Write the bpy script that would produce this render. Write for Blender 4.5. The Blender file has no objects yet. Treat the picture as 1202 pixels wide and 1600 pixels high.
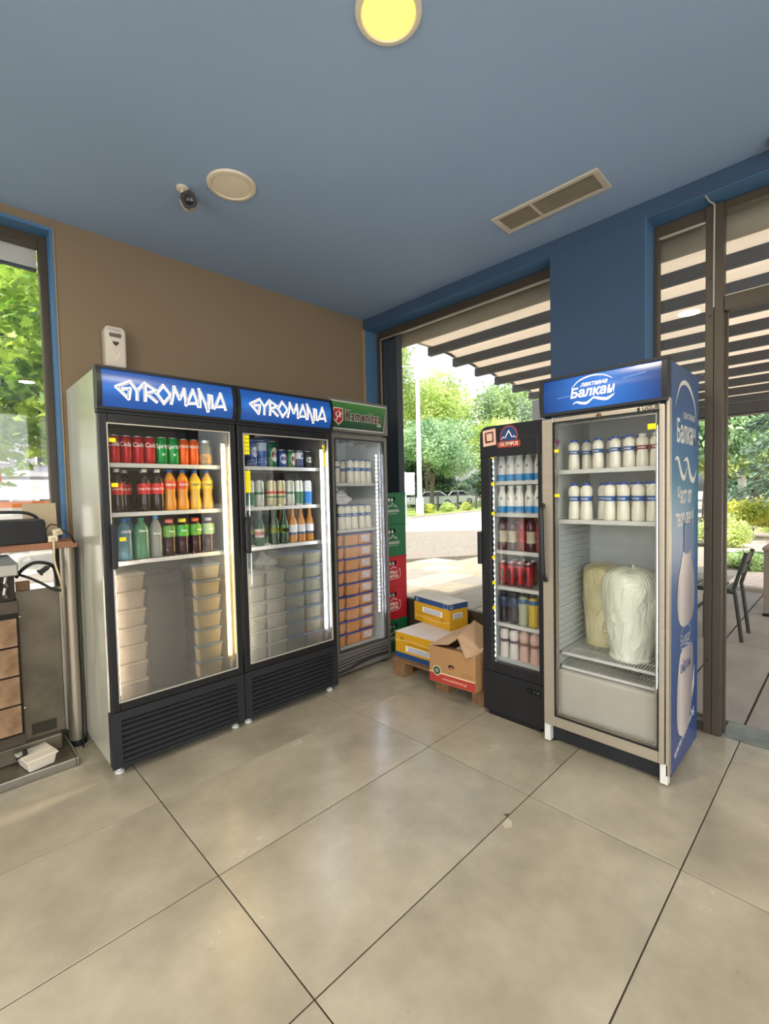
import bpy, math, random
from math import sin, cos, pi, radians
from mathutils import Matrix, Vector
import numpy as np
random.seed(7)
SC = bpy.context.scene
COL = SC.collection

# ------------------------------------------------------------------ camera
def setup_camera():
    f, yaw, pitch, roll = 726.1847, 3.93841177, -0.0415885163, -0.0225397757
    d = Vector((cos(yaw)*cos(pitch), sin(yaw)*cos(pitch), sin(pitch)))
    r = d.cross(Vector((0, 0, 1))).normalized(); u = r.cross(d)
    r2 = cos(roll)*r + sin(roll)*u; u2 = -sin(roll)*r + cos(roll)*u
    cam = bpy.data.cameras.new('camera'); o = bpy.data.objects.new('camera', cam); COL.objects.link(o)
    cam.sensor_fit = 'VERTICAL'; cam.sensor_height = 36.0; cam.sensor_width = 27.045
    cam.lens = f/1600*36.0; cam.clip_start = 0.05; cam.clip_end = 400
    m = Matrix.Identity(4)
    for i in range(3):
        m[i][0] = r2[i]; m[i][1] = u2[i]; m[i][2] = -d[i]
    m[0][3], m[1][3], m[2][3] = 1.90109, 2.23834, 1.4
    o.matrix_world = m
    SC.camera = o
setup_camera()

# ------------------------------------------------------------------ world, sun, daylight fill, exposure
SC.view_settings.view_transform = 'Standard'
SC.view_settings.look = 'None'
SC.view_settings.gamma = 1.0
SC.view_settings.use_curve_mapping = False
SC.view_settings.exposure = 0.0
SC.cycles.use_denoising = True
SC.cycles.max_bounces = 10
SC.cycles.transparent_max_bounces = 24
SC.cycles.sample_clamp_indirect = 6.0
SC.cycles.caustics_reflective = False
SC.cycles.caustics_refractive = False

W = bpy.data.worlds.new('sky'); SC.world = W; W.use_nodes = True
nt = W.node_tree; nt.nodes.clear()
sky = nt.nodes.new('ShaderNodeTexSky'); sky.sky_type = 'NISHITA'; sky.sun_disc = False
sky.sun_elevation = radians(52); sky.sun_rotation = radians(60); sky.dust_density = 4.0; sky.air_density = 1.0; sky.ozone_density = 1.0
bg = nt.nodes.new('ShaderNodeBackground'); bg.inputs[1].default_value = 0.50
hs = nt.nodes.new('ShaderNodeHueSaturation'); hs.inputs['Saturation'].default_value = 0.35
wo = nt.nodes.new('ShaderNodeOutputWorld')
nt.links.new(sky.outputs[0], hs.inputs['Color']); nt.links.new(hs.outputs[0], bg.inputs[0]); nt.links.new(bg.outputs[0], wo.inputs[0])

def sun():
    l = bpy.data.lights.new('sun', 'SUN'); l.energy = 6.5; l.angle = radians(1.5); l.color = (1.0, 0.95, 0.86)
    o = bpy.data.objects.new('sun', l); COL.objects.link(o)
    to_sun = Vector((0.58, 0.30, 1.15)).normalized()
    o.rotation_euler = to_sun.to_track_quat('Z', 'Y').to_euler()
sun()
def area(name, loc, direction, sx, sy, power, color, spread=180):
    l = bpy.data.lights.new(name, 'AREA'); l.shape = 'RECTANGLE'; l.size = sx; l.size_y = sy; l.energy = power; l.color = color
    l.spread = radians(spread)
    o = bpy.data.objects.new(name, l); COL.objects.link(o); o.location = loc
    o.rotation_euler = Vector(direction).normalized().to_track_quat('-Z', 'Y').to_euler()
    return o
# unseen area lights added as daylight fill, behind the camera and to its right
area('daylight_fill_east', (5.12, 2.6, 1.6), (-1, 0, -0.05), 3.4, 2.4, 70, (0.95, 0.97, 1.0))
area('daylight_fill_north', (2.4, 5.12, 1.6), (0, -1, -0.05), 3.4, 2.4, 60, (0.95, 0.97, 1.0))
DOWNLIGHT_POWER = 20

# ------------------------------------------------------------------ materials
def lin(c):
    if isinstance(c, str):
        c = tuple(int(c[i:i+2], 16)/255 for i in (0, 2, 4))
    return tuple((x/12.92 if x <= 0.04045 else ((x+0.055)/1.055)**2.4) for x in c)
MATS = {}
def mat(key, color=None, rough=0.5, metal=0.0, var=0.0, vscale=6.0, bump=0.0, bscale=40.0, emit=None, estr=0.0, trans=0.0, ior=1.45, coat=0.0, spec=0.5, alpha=1.0, color2=None, stretch=None, detail=4.0, subs=0.0):
    if key in MATS: return MATS[key]
    m = bpy.data.materials.new(key); m.use_nodes = True; t = m.node_tree; b = t.nodes['Principled BSDF']
    c = lin(color)
    b.inputs['Base Color'].default_value = (*c, 1); b.inputs['Roughness'].default_value = rough; b.inputs['Metallic'].default_value = metal
    b.inputs['IOR'].default_value = ior; b.inputs['Transmission Weight'].default_value = trans
    b.inputs['Coat Weight'].default_value = coat; b.inputs['Specular IOR Level'].default_value = spec; b.inputs['Alpha'].default_value = alpha
    if emit: b.inputs['Emission Color'].default_value = (*lin(emit), 1); b.inputs['Emission Strength'].default_value = estr
    if var or bump or color2:
        tc = t.nodes.new('ShaderNodeTexCoord'); mp = t.nodes.new('ShaderNodeMapping')
        if stretch: mp.inputs['Scale'].default_value = stretch
        t.links.new(tc.outputs['Object'], mp.inputs[0])
    if var or color2:
        n = t.nodes.new('ShaderNodeTexNoise'); n.inputs['Scale'].default_value = vscale; n.inputs['Detail'].default_value = detail
        t.links.new(mp.outputs[0], n.inputs['Vector'])
        r = t.nodes.new('ShaderNodeValToRGB'); r.color_ramp.elements[0].position = 0.3; r.color_ramp.elements[1].position = 0.7
        c2 = lin(color2) if color2 else tuple(min(1, x*(1+var)) for x in c)
        c1 = c if color2 else tuple(x*(1-var) for x in c)
        r.color_ramp.elements[0].color = (*c1, 1); r.color_ramp.elements[1].color = (*c2, 1)
        t.links.new(n.outputs['Fac'], r.inputs[0]); t.links.new(r.outputs[0], b.inputs['Base Color'])
    if bump:
        n2 = t.nodes.new('ShaderNodeTexNoise'); n2.inputs['Scale'].default_value = bscale; n2.inputs['Detail'].default_value = 5
        bp = t.nodes.new('ShaderNodeBump'); bp.inputs['Strength'].default_value = bump; bp.inputs['Distance'].default_value = 0.01
        t.links.new(mp.outputs[0], n2.inputs['Vector']); t.links.new(n2.outputs['Fac'], bp.inputs['Height']); t.links.new(bp.outputs[0], b.inputs['Normal'])
    MATS[key] = m
    return m
def glass(key, tint=(1, 1, 1), refl=1.0, haze=0.0):
    if key in MATS: return MATS[key]
    m = bpy.data.materials.new(key); m.use_nodes = True; t = m.node_tree; t.nodes.clear()
    tr = t.nodes.new('ShaderNodeBsdfTransparent'); tr.inputs[0].default_value = (*tint, 1)
    gl = t.nodes.new('ShaderNodeBsdfGlossy'); gl.inputs['Roughness'].default_value = 0.01; gl.inputs[0].default_value = (refl, refl, refl, 1)
    # Schlick reflectance that is the same from both sides of the pane
    lw = t.nodes.new('ShaderNodeLayerWeight'); lw.inputs[0].default_value = 0.5
    pw = t.nodes.new('ShaderNodeMath'); pw.operation = 'POWER'; pw.inputs[1].default_value = 5.0
    fr = t.nodes.new('ShaderNodeMath'); fr.operation = 'MULTIPLY_ADD'; fr.inputs[1].default_value = 0.96; fr.inputs[2].default_value = 0.04
    t.links.new(lw.outputs['Facing'], pw.inputs[0]); t.links.new(pw.outputs[0], fr.inputs[0])
    mx = t.nodes.new('ShaderNodeMixShader'); out = t.nodes.new('ShaderNodeOutputMaterial')
    t.links.new(fr.outputs[0], mx.inputs[0]); t.links.new(tr.outputs[0], mx.inputs[1]); t.links.new(gl.outputs[0], mx.inputs[2])
    t.links.new(mx.outputs[0], out.inputs[0]); MATS[key] = m
    return m
def film(key, tint, rough, milk):
    # frosted film: rough see-through mixed with a milky diffuse share
    m = bpy.data.materials.new(key); m.use_nodes = True; t = m.node_tree; t.nodes.clear()
    rf = t.nodes.new('ShaderNodeBsdfRefraction'); rf.inputs['Color'].default_value = (*tint, 1); rf.inputs['Roughness'].default_value = rough; rf.inputs['IOR'].default_value = 1.12
    tl = t.nodes.new('ShaderNodeBsdfTranslucent'); tl.inputs[0].default_value = (0.8, 0.8, 0.78, 1)
    df = t.nodes.new('ShaderNodeBsdfDiffuse'); df.inputs[0].default_value = (0.75, 0.75, 0.73, 1)
    m1 = t.nodes.new('ShaderNodeMixShader'); m1.inputs[0].default_value = 0.45
    m2 = t.nodes.new('ShaderNodeMixShader'); m2.inputs[0].default_value = milk
    out = t.nodes.new('ShaderNodeOutputMaterial')
    t.links.new(tl.outputs[0], m1.inputs[1]); t.links.new(df.outputs[0], m1.inputs[2])
    t.links.new(rf.outputs[0], m2.inputs[1]); t.links.new(m1.outputs[0], m2.inputs[2]); t.links.new(m2.outputs[0], out.inputs[0])
    return m
def leafmat(key, c1, c2, scale=0.6, transl=0.45):
    if key in MATS: return MATS[key]
    m = bpy.data.materials.new(key); m.use_nodes = True; t = m.node_tree; t.nodes.clear()
    tc = t.nodes.new('ShaderNodeNewGeometry'); n = t.nodes.new('ShaderNodeTexNoise'); n.inputs['Scale'].default_value = scale; n.inputs['Detail'].default_value = 6
    t.links.new(tc.outputs['Position'], n.inputs['Vector'])
    r = t.nodes.new('ShaderNodeValToRGB'); r.color_ramp.elements[0].position = 0.36; r.color_ramp.elements[1].position = 0.64
    r.color_ramp.elements[0].color = (*lin(c1), 1); r.color_ramp.elements[1].color = (*lin(c2), 1)
    t.links.new(n.outputs['Fac'], r.inputs[0])
    b = t.nodes.new('ShaderNodeBsdfPrincipled'); b.inputs['Roughness'].default_value = 0.45
    tl = t.nodes.new('ShaderNodeBsdfTranslucent')
    t.links.new(r.outputs[0], b.inputs['Base Color'])
    hsv = t.nodes.new('ShaderNodeHueSaturation'); hsv.inputs['Value'].default_value = 1.4; hsv.inputs['Saturation'].default_value = 1.1
    t.links.new(r.outputs[0], hsv.inputs['Color']); t.links.new(hsv.outputs[0], tl.inputs[0])
    mx = t.nodes.new('ShaderNodeMixShader'); mx.inputs[0].default_value = transl
    out = t.nodes.new('ShaderNodeOutputMaterial')
    t.links.new(b.outputs[0], mx.inputs[1]); t.links.new(tl.outputs[0], mx.inputs[2]); t.links.new(mx.outputs[0], out.inputs[0])
    MATS[key] = m
    return m
def gradmat(key, stops, axis=2, rough=0.35, noise=0.0, emit=0.0):
    # a print whose colour runs along one object axis (stops: position, colour)
    m = bpy.data.materials.new(key); m.use_nodes = True; t = m.node_tree; b = t.nodes['Principled BSDF']
    tc = t.nodes.new('ShaderNodeTexCoord'); sp = t.nodes.new('ShaderNodeSeparateXYZ'); t.links.new(tc.outputs['Object'], sp.inputs[0])
    lo, hi = stops[0][0], stops[-1][0]
    mr = t.nodes.new('ShaderNodeMapRange'); mr.inputs[1].default_value = lo; mr.inputs[2].default_value = hi
    t.links.new(sp.outputs[axis], mr.inputs[0])
    r = t.nodes.new('ShaderNodeValToRGB')
    while len(r.color_ramp.elements) < len(stops): r.color_ramp.elements.new(0.5)
    for e, (p, c) in zip(r.color_ramp.elements, stops):
        e.position = (p-lo)/(hi-lo); e.color = (*lin(c), 1)
    t.links.new(mr.outputs[0], r.inputs[0]); t.links.new(r.outputs[0], b.inputs['Base Color']); b.inputs['Roughness'].default_value = rough
    if emit:
        t.links.new(r.outputs[0], b.inputs['Emission Color']); b.inputs['Emission Strength'].default_value = emit
    MATS[key] = m
    return m

# ------------------------------------------------------------------ mesh helpers
class MB:
    def __init__(s): s.v = []; s.f = []; s.mi = []; s.m = 0
    def use(s, i): s.m = i; return s
    def add(s, vs, fs):
        n = len(s.v); s.v += [tuple(p) for p in vs]; s.f += [tuple(i+n for i in f) for f in fs]; s.mi += [s.m]*len(fs); return s
    def box(s, x0, x1, y0, y1, z0, z1):
        if x0 > x1: x0, x1 = x1, x0
        if y0 > y1: y0, y1 = y1, y0
        if z0 > z1: z0, z1 = z1, z0
        return s.add([(x0,y0,z0),(x1,y0,z0),(x1,y1,z0),(x0,y1,z0),(x0,y0,z1),(x1,y0,z1),(x1,y1,z1),(x0,y1,z1)],
                     [(0,3,2,1),(4,5,6,7),(0,1,5,4),(1,2,6,5),(2,3,7,6),(3,0,4,7)])
    def tube(s, pts, r, n=8, cap=True):
        pts = [Vector(p) for p in pts]; rs = r if isinstance(r, (list, tuple)) else [r]*len(pts)
        base = len(s.v); vs = []; fs = []
        prev = None
        for i, p in enumerate(pts):
            d = (pts[min(i+1, len(pts)-1)] - pts[max(i-1, 0)]).normalized()
            if prev is None: a = d.orthogonal().normalized()
            else: a = (prev - d*prev.dot(d)); a = a.normalized() if a.length > 1e-6 else d.orthogonal().normalized()
            prev = a; b = d.cross(a)
            for k in range(n):
                t = 2*pi*k/n; vs.append(p + rs[i]*(cos(t)*a + sin(t)*b))
        for i in range(len(pts)-1):
            for k in range(n):
                fs.append((i*n+k, i*n+(k+1) % n, (i+1)*n+(k+1) % n, (i+1)*n+k))
        if cap: fs.append(tuple(range(n-1, -1, -1))); fs.append(tuple((len(pts)-1)*n+k for k in range(n)))
        return s.add(vs, fs)
    def lathe(s, prof, n=20, c=(0, 0, 0), a0=0.0, a1=2*pi):
        full = abs(a1-a0-2*pi) < 1e-6; m = n if full else n+1; vs = []; fs = []
        for (r, z) in prof:
            for k in range(m):
                t = a0+(a1-a0)*k/n; vs.append((c[0]+r*sin(t), c[1]-r*cos(t), c[2]+z))
        for i in range(len(prof)-1):
            for k in range(n):
                k2 = (k+1) % m; fs.append((i*m+k, i*m+k2, (i+1)*m+k2, (i+1)*m+k))
        if full:
            if prof[0][0] > 1e-5: fs.append(tuple(range(m-1, -1, -1)))
            if prof[-1][0] > 1e-5: fs.append(tuple((len(prof)-1)*m+k for k in range(m)))
        return s.add(vs, fs)
    def prism(s, poly, y0, y1, ax='y'):
        n = len(poly)
        def P(u, v, w): return (u, w, v) if ax == 'y' else ((w, u, v) if ax == 'x' else (u, v, w))
        vs = [P(u, v, y0) for u, v in poly] + [P(u, v, y1) for u, v in poly]
        fs = [tuple(range(n)), tuple(range(2*n-1, n-1, -1))] + [(i, i+n, (i+1) % n+n, (i+1) % n) for i in range(n)]
        return s.add(vs, fs)
    def ball(s, c, r, nu=12, nv=8, sc=(1, 1, 1)):
        prof = [(r*sin(pi*i/nv), -r*cos(pi*i/nv)) for i in range(nv+1)]
        n0 = len(s.v); s.lathe(prof, nu)
        for i in range(n0, len(s.v)):
            v = s.v[i]; s.v[i] = (c[0]+v[0]*sc[0], c[1]+v[1]*sc[1], c[2]+v[2]*sc[2])
        return s
    def build(s, name, mats, parent=None, loc=None, rot=None, smooth=False, bevel=0, seg=2):
        me = bpy.data.meshes.new(name); me.from_pydata(s.v, [], s.f)
        mats = mats if isinstance(mats, (list, tuple)) else [mats]
        for m in mats: me.materials.append(m)
        if len(mats) > 1: me.polygons.foreach_set('material_index', s.mi)
        me.update()
        import bmesh
        bm = bmesh.new(); bm.from_mesh(me); bmesh.ops.recalc_face_normals(bm, faces=bm.faces); bm.to_mesh(me); bm.free()
        if smooth:
            me.polygons.foreach_set('use_smooth', [True]*len(me.polygons))
            me.set_sharp_from_angle(angle=radians(38))
        o = link(name, me, parent, loc, rot)
        if bevel:
            b = o.modifiers.new('bevel', 'BEVEL'); b.width = bevel; b.segments = seg; b.limit_method = 'ANGLE'
        return o
def link(name, data, parent=None, loc=None, rot=None):
    o = bpy.data.objects.new(name, data); COL.objects.link(o)
    if parent: o.parent = parent
    if loc is not None: o.location = loc
    if rot is not None: o.rotation_euler = (0, 0, rot) if isinstance(rot, (int, float)) else rot
    return o
def box(name, m, x0, x1, y0, y1, z0, z1, parent=None, bevel=0, **k):
    return MB().box(x0, x1, y0, y1, z0, z1).build(name, m, parent, bevel=bevel, **k)
def tag(o, label=None, cat=None, group=None, kind=None):
    if label: o['label'] = label
    if cat: o['category'] = cat
    if group: o['group'] = group
    if kind: o['kind'] = kind
    return o
def empty(name, loc=(0, 0, 0), rot=0, label=None, cat=None, group=None, kind=None):
    o = bpy.data.objects.new(name, None); COL.objects.link(o); o.location = loc; o.rotation_euler = (0, 0, rot); o.empty_display_size = 0.05
    return tag(o, label, cat, group, kind)
KIDS = {}
def dup(root, loc, rot=None, label=None, group=None):
    def cp(o, parent):
        c = o.copy(); COL.objects.link(c); c.parent = parent
        for ch in o.children: cp(ch, c)
        return c
    c = cp(root, None); c.location = loc
    if rot is not None: c.rotation_euler = (0, 0, rot)
    if label: c['label'] = label
    if group: c['group'] = group
    return c
_tc = {}
def text_geo(s, size, shear=0.0, bold=0.0, sx=1.0, sp=1.0):
    k = (s, size, shear, bold, sx, sp)
    if k in _tc: return _tc[k]
    cu = bpy.data.curves.new('t', 'FONT'); cu.body = s; cu.size = size; cu.shear = shear; cu.offset = bold; cu.align_x = 'CENTER'; cu.align_y = 'CENTER'; cu.resolution_u = 2; cu.space_character = sp
    o = bpy.data.objects.new('t', cu); COL.objects.link(o)
    me = bpy.data.meshes.new_from_object(o.evaluated_get(bpy.context.evaluated_depsgraph_get()))
    vs = [(v.co.x*sx, v.co.y) for v in me.vertices]; fs = [tuple(p.vertices) for p in me.polygons]
    bpy.data.objects.remove(o); bpy.data.curves.remove(cu); bpy.data.meshes.remove(me)
    _tc[k] = (vs, fs); return _tc[k]
def decal_text(mb, s, size, fn, cx=0, cy=0, ang=0, **k):
    vs, fs = text_geo(s, size, **k); ca, sa = cos(ang), sin(ang)
    return mb.add([fn(cx+x*ca-y*sa, cy+x*sa+y*ca) for x, y in vs], fs)
def ribbon(mb, pts, ws, fn):
    vs = []; fs = []; n = len(pts)
    for i, (x, y) in enumerate(pts):
        a = pts[max(i-1, 0)]; b = pts[min(i+1, n-1)]; dx, dy = b[0]-a[0], b[1]-a[1]; L = math.hypot(dx, dy) or 1
        w = ws[i]/2 if isinstance(ws, (list, tuple)) else ws/2
        vs += [fn(x-dy/L*w, y+dx/L*w), fn(x+dy/L*w, y-dx/L*w)]
    for i in range(n-1): fs.append((2*i, 2*i+1, 2*i+3, 2*i+2))
    return mb.add(vs, fs)
def poly2(mb, pts, fn): return mb.add([fn(x, y) for x, y in pts], [tuple(range(len(pts)))])
def disc2(mb, cx, cy, r, fn, n=24, sy=1.0): return poly2(mb, [(cx+r*cos(2*pi*i/n), cy+r*sy*sin(2*pi*i/n)) for i in range(n)], fn)
def catmull(P, n=6):
    out = []
    for i in range(len(P)-1):
        p0 = P[max(i-1, 0)]; p1 = P[i]; p2 = P[i+1]; p3 = P[min(i+2, len(P)-1)]
        for k in range(n):
            t = k/n
            out.append(tuple(0.5*((2*b)+(-a+c)*t+(2*a-5*b+4*c-d)*t*t+(-a+3*b-3*c+d)*t**3) for a, b, c, d in zip(p0, p1, p2, p3)))
    out.append(tuple(P[-1])); return out
def smoothp(P, n=5): return catmull(P, n)
ORD = ['first', 'second', 'third', 'fourth', 'fifth', 'sixth', 'seventh', 'eighth', 'ninth', 'tenth', 'eleventh', 'twelfth', 'thirteenth', 'fourteenth', 'fifteenth', 'sixteenth', 'seventeenth', 'eighteenth', 'nineteenth', 'twentieth']

# ------------------------------------------------------------------ common materials 
M_ceil = mat('ceiling_paint', '90a8c6', 0.85, var=0.03, vscale=1.5, bump=0.05, bscale=120)
M_tan = mat('tan_wall_paint', '80705a', 0.85, var=0.04, vscale=1.2, bump=0.12, bscale=140)
M_blue = mat('blue_wall_paint', '384e68', 0.8, var=0.06, vscale=2.0, bump=0.12, bscale=120)
M_blue2 = mat('bright_blue_reveal_paint', '4a7196', 0.75, var=0.05, vscale=3.0, bump=0.1, bscale=120)
M_wht = mat('plain_wall_paint', 'c9c4b8', 0.85, var=0.03, vscale=2)
M_frame = mat('dark_bronze_aluminium', '4d453a', 0.45, 0.3, var=0.08, vscale=3)
M_slate = mat('slate_aluminium', '3a4654', 0.5, 0.2, var=0.06, vscale=4)
M_glass = glass('window_glass', (0.97, 0.98, 0.97))
M_fglass = glass('fridge_glass', (0.96, 0.97, 0.97), 1.0)
M_black = mat('black_plastic', '17181b', 0.4, var=0.15, vscale=5)
M_blackm = mat('black_matte_metal', '202226', 0.5, 0.0, var=0.15, vscale=4)
M_white = mat('white_enamel', 'd9d8d2', 0.25, var=0.03, vscale=3)
M_side = mat('glossy_white_side_panel', 'b3b3a4', 0.13, var=0.05, vscale=2.5)
M_alu = mat('brushed_aluminium', 'b9b0a0', 0.35, 0.6, var=0.04, vscale=3, stretch=(1, 1, 14))
M_steel = mat('stainless_steel', '9b978e', 0.32, 0.85, var=0.12, vscale=4, bump=0.05, bscale=30)
M_chrome = mat('bright_metal', 'd0d0d0', 0.2, 1.0, var=0.04, vscale=6)
M_grout = mat('grout', '3e352b', 0.9, var=0.15, vscale=10)
M_yel = mat('yellow_sticker_paper', 'f0e00a', 0.6, var=0.03)
M_pw = mat('white_print', 'f4f3ee', 0.5, var=0.02)
M_pk = mat('black_print', '1a1a1c', 0.5, var=0.05)
M_shelf = mat('white_wire_shelf', 'cfcfca', 0.4, 0.1, var=0.05)
M_rubber = mat('black_rubber', '101010', 0.6, var=0.1)

# ================================================================== ROOM SHELL
XB, XF, YL, ZC, ZB = -1.045, -1.19, -1.008, 3.0, 2.915
def floor_material():
    m = bpy.data.materials.new('porcelain_floor_tile'); m.use_nodes = True; t = m.node_tree; b = t.nodes['Principled BSDF']
    g = t.nodes.new('ShaderNodeNewGeometry'); oi = t.nodes.new('ShaderNodeObjectInfo')
    add = t.nodes.new('ShaderNodeVectorMath'); add.operation = 'ADD'
    mul = t.nodes.new('ShaderNodeMath'); mul.operation = 'MULTIPLY'; mul.inputs[1].default_value = 7.0
    t.links.new(oi.outputs['Random'], mul.inputs[0]); t.links.new(g.outputs['Position'], add.inputs[0]); t.links.new(mul.outputs[0], add.inputs[1])
    n = t.nodes.new('ShaderNodeTexNoise'); n.inputs['Scale'].default_value = 2.6; n.inputs['Detail'].default_value = 7; n.inputs['Roughness'].default_value = 0.62
    t.links.new(add.outputs[0], n.inputs['Vector'])
    r = t.nodes.new('ShaderNodeValToRGB'); e = r.color_ramp.elements; e[0].position = 0.33; e[1].position = 0.68
    e[0].color = (*lin('8f8876'), 1); e[1].color = (*lin('ada591'), 1)
    t.links.new(n.outputs['Fac'], r.inputs[0])
    # small dark pits and scuffs
    n2 = t.nodes.new('ShaderNodeTexNoise'); n2.inputs['Scale'].default_value = 38; n2.inputs['Detail'].default_value = 3
    n3 = t.nodes.new('ShaderNodeTexNoise'); n3.inputs['Scale'].default_value = 2.1; n3.inputs['Detail'].default_value = 2
    t.links.new(add.outputs[0], n2.inputs['Vector']); t.links.new(add.outputs[0], n3.inputs['Vector'])
    r2 = t.nodes.new('ShaderNodeValToRGB'); r2.color_ramp.elements[0].position = 0.70; r2.color_ramp.elements[1].position = 0.76
    r3 = t.nodes.new('ShaderNodeValToRGB'); r3.color_ramp.elements[0].position = 0.5; r3.color_ramp.elements[1].position = 0.62
    t.links.new(n2.outputs['Fac'], r2.inputs[0]); t.links.new(n3.outputs['Fac'], r3.inputs[0])
    mm = t.nodes.new('ShaderNodeMath'); mm.operation = 'MULTIPLY'; t.links.new(r2.outputs[0], mm.inputs[0]); t.links.new(r3.outputs[0], mm.inputs[1])
    m2 = t.nodes.new('ShaderNodeMath'); m2.operation = 'MULTIPLY'; m2.inputs[1].default_value = 0.35; t.links.new(mm.outputs[0], m2.inputs[0])
    mx = t.nodes.new('ShaderNodeMix'); mx.data_type = 'RGBA'; mx.inputs['B'].default_value = (*lin('6d6252'), 1)
    t.links.new(m2.outputs[0], mx.inputs['Factor']); t.links.new(r.outputs[0], mx.inputs['A']); t.links.new(mx.outputs['Result'], b.inputs['Base Color'])
    rr = t.nodes.new('ShaderNodeMapRange'); rr.inputs[3].default_value = 0.22; rr.inputs[4].default_value = 0.30
    t.links.new(n.outputs['Fac'], rr.inputs[0]); t.links.new(rr.outputs[0], b.inputs['Roughness'])
    b.inputs['Specular IOR Level'].default_value = 0.5
    return m
M_floor = floor_material()
floor = tag(MB().box(XF-0.02, 5.0, -1.15, 5.0, -0.06, -0.0035).build('floor', M_grout), kind='structure')
def tile_mesh(w, d): return MB().box(0.0015, w-0.0015, 0.0015, d-0.0015, -0.0085, 0)
tmpl = None
tilem = {}
for i in range(-1, 5):
    for j in range(-2, 9):
        x0, x1 = max(i*1.2, XF-0.015), min(i*1.2+1.2, 5.0); y0, y1 = max(j*0.6, -1.15), min(j*0.6+0.6, 5.0)
        if x1-x0 < 0.05 or y1-y0 < 0.02: continue
        k = (round(x1-x0, 3), round(y1-y0, 3))
        if k not in tilem:
            o = MB().box(0.0025, k[0]-0.0025, 0.0025, k[1]-0.0025, -0.012, 0).build('floor_tile', M_floor, floor, (x0, y0, 0), bevel=0.0012, seg=1); tilem[k] = o
        else:
            o = tilem[k].copy(); COL.objects.link(o); o.parent = floor; o.location = (x0, y0, 0)
# chipped spot beside a joint
MB().add([(0.196, 1.2035, .0006), (0.188, 1.180, .0006), (0.178, 1.190, .0006), (0.166, 1.2030, .0006)], [(0, 1, 2, 3)]).build('chipped_glaze', mat('chip', '4c4236', 0.9, var=0.1), floor)
MB().add([(0.200, 1.2055, .0006), (0.245, 1.209, .0006), (0.262, 1.232, .0006), (0.235, 1.246, .0006), (0.205, 1.232, .0006)], [(0, 1, 2, 3, 4)]).build('pale_chip', mat('pale_chip', 'b9ae99', 0.6, var=0.1), floor)

ceiling = tag(box('ceiling', M_ceil, XF-0.3, 5.3, -1.3, 5.3, ZC, ZC+0.15), kind='structure')
# wall_left (tan, behind the fridges), with the blue-revealed window
wl = tag(MB().box(XF-0.1, 1.345, YL-0.16, YL, -0.06, ZC).box(1.345, 3.2, YL-0.16, YL, 2.935, ZC).box(1.345, 3.2, YL-0.16, YL, -0.06, 0.12).box(3.2, 5.15, YL-0.16, YL, -0.06, ZC).build('wall_left', M_tan), kind='structure')
MB().box(1.330, 1.3455, YL-0.155, YL+0.004, 0.12, 2.95).box(1.345, 3.2, YL-0.155, YL+0.004, 2.930, 2.95).build('reveal', M_blue2, wl)
MB().box(1.3255, 1.330, YL, YL+0.006, 0.1, 2.96).build('corner_bead', mat('orange_beige_bead', 'a98a5c', 0.6, var=0.05), wl)
# wall_rear (window side): pillar, beam and reveals
wr = empty('wall_rear', kind='structure')
box('beam', M_blue, XF, XB, YL, 5.0, ZB, ZC-0.001, wr, bevel=0.003)
box('pillar', M_blue, XF-0.12, XB, 0.81, 1.372, -0.01, ZB+0.001, wr, bevel=0.004)
box('pillar_reveal', M_blue2, XF-0.08, XB-0.006, 1.366, 1.3765, 0, ZB, wr)
box('soffit', M_blue2, XF-0.02, XB-0.008, YL, 5.0, ZB-0.004, ZB+0.004, wr)
box('corner_reveal', M_blue2, XF-0.02, XB, YL-0.002, YL+0.006, 0, ZB, wr)
box('pipe_chase', mat('tan_corner_strip', 'a08560', 0.6, var=0.06), XB-0.012, XB+0.012, YL, YL+0.010, 0, ZB, wr)
box('solid_wall', M_blue, XF-0.12, XB, 4.7, 5.0, 0, ZB, wr)
box('upper_facade', M_wht, XF-0.16, XF, YL-0.16, 5.15, ZB+0.006, 3.6, wr)
# walls behind the camera, with openings added for the daylight fill
wf = tag(MB().box(5.0, 5.15, -1.15, 0.9, -0.06, ZC).box(5.0, 5.15, 4.3, 5.15, -0.06, ZC).box(5.0, 5.15, 0.9, 4.3, 2.8, ZC).box(5.0, 5.15, 0.9, 4.3, -0.06, 0.4).build('wall_front', M_wht), kind='structure')
wg = tag(MB().box(XF-0.1, 0.7, 5.0, 5.15, -0.06, ZC).box(4.1, 5.0, 5.0, 5.15, -0.06, ZC).box(0.7, 4.1, 5.0, 5.15, 2.8, ZC).box(0.7, 4.1, 5.0, 5.15, -0.06, 0.4).build('wall_right', M_wht), kind='structure')

def frame_bars(name, parent, m, bars, **k):
    b = MB()
    for q in bars: b.box(*q)
    return b.build(name, m, parent, bevel=0.002, **k)
# window_1: wide rear window left of the pillar
w1 = empty('window_1', kind='structure')
frame_bars('frame', w1, M_frame, [(XF-0.05, XF, YL+0.04, YL+0.075, 0, 2.905), (XF-0.05, XF, YL+0.075, 0.81, 2.838, 2.905), (XF-0.05, XF, 0.775, 0.81, 0, 2.838), (XF-0.05, XF, YL+0.075, 0.775, 0.385, 0.43)])
frame_bars('side_post', w1, M_slate, [(XF-0.13, XF-0.055, YL+0.06, -0.775, 0, 2.86)])
frame_bars('apron_panel', w1, M_frame, [(XF-0.045, XF-0.01, YL+0.075, 0.775, 0, 0.385)])
frame_bars('glazing_bead', w1, M_alu, [(XF-0.012, XF+0.002, YL+0.08, 0.775, 2.825, 2.838), (XF-0.012, XF+0.002, YL+0.075, YL+0.083, 0.43, 2.83)])
box('pane', M_glass, XF-0.03, XF-0.024, YL+0.075, 0.775, 0.43, 2.838, w1)
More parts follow.
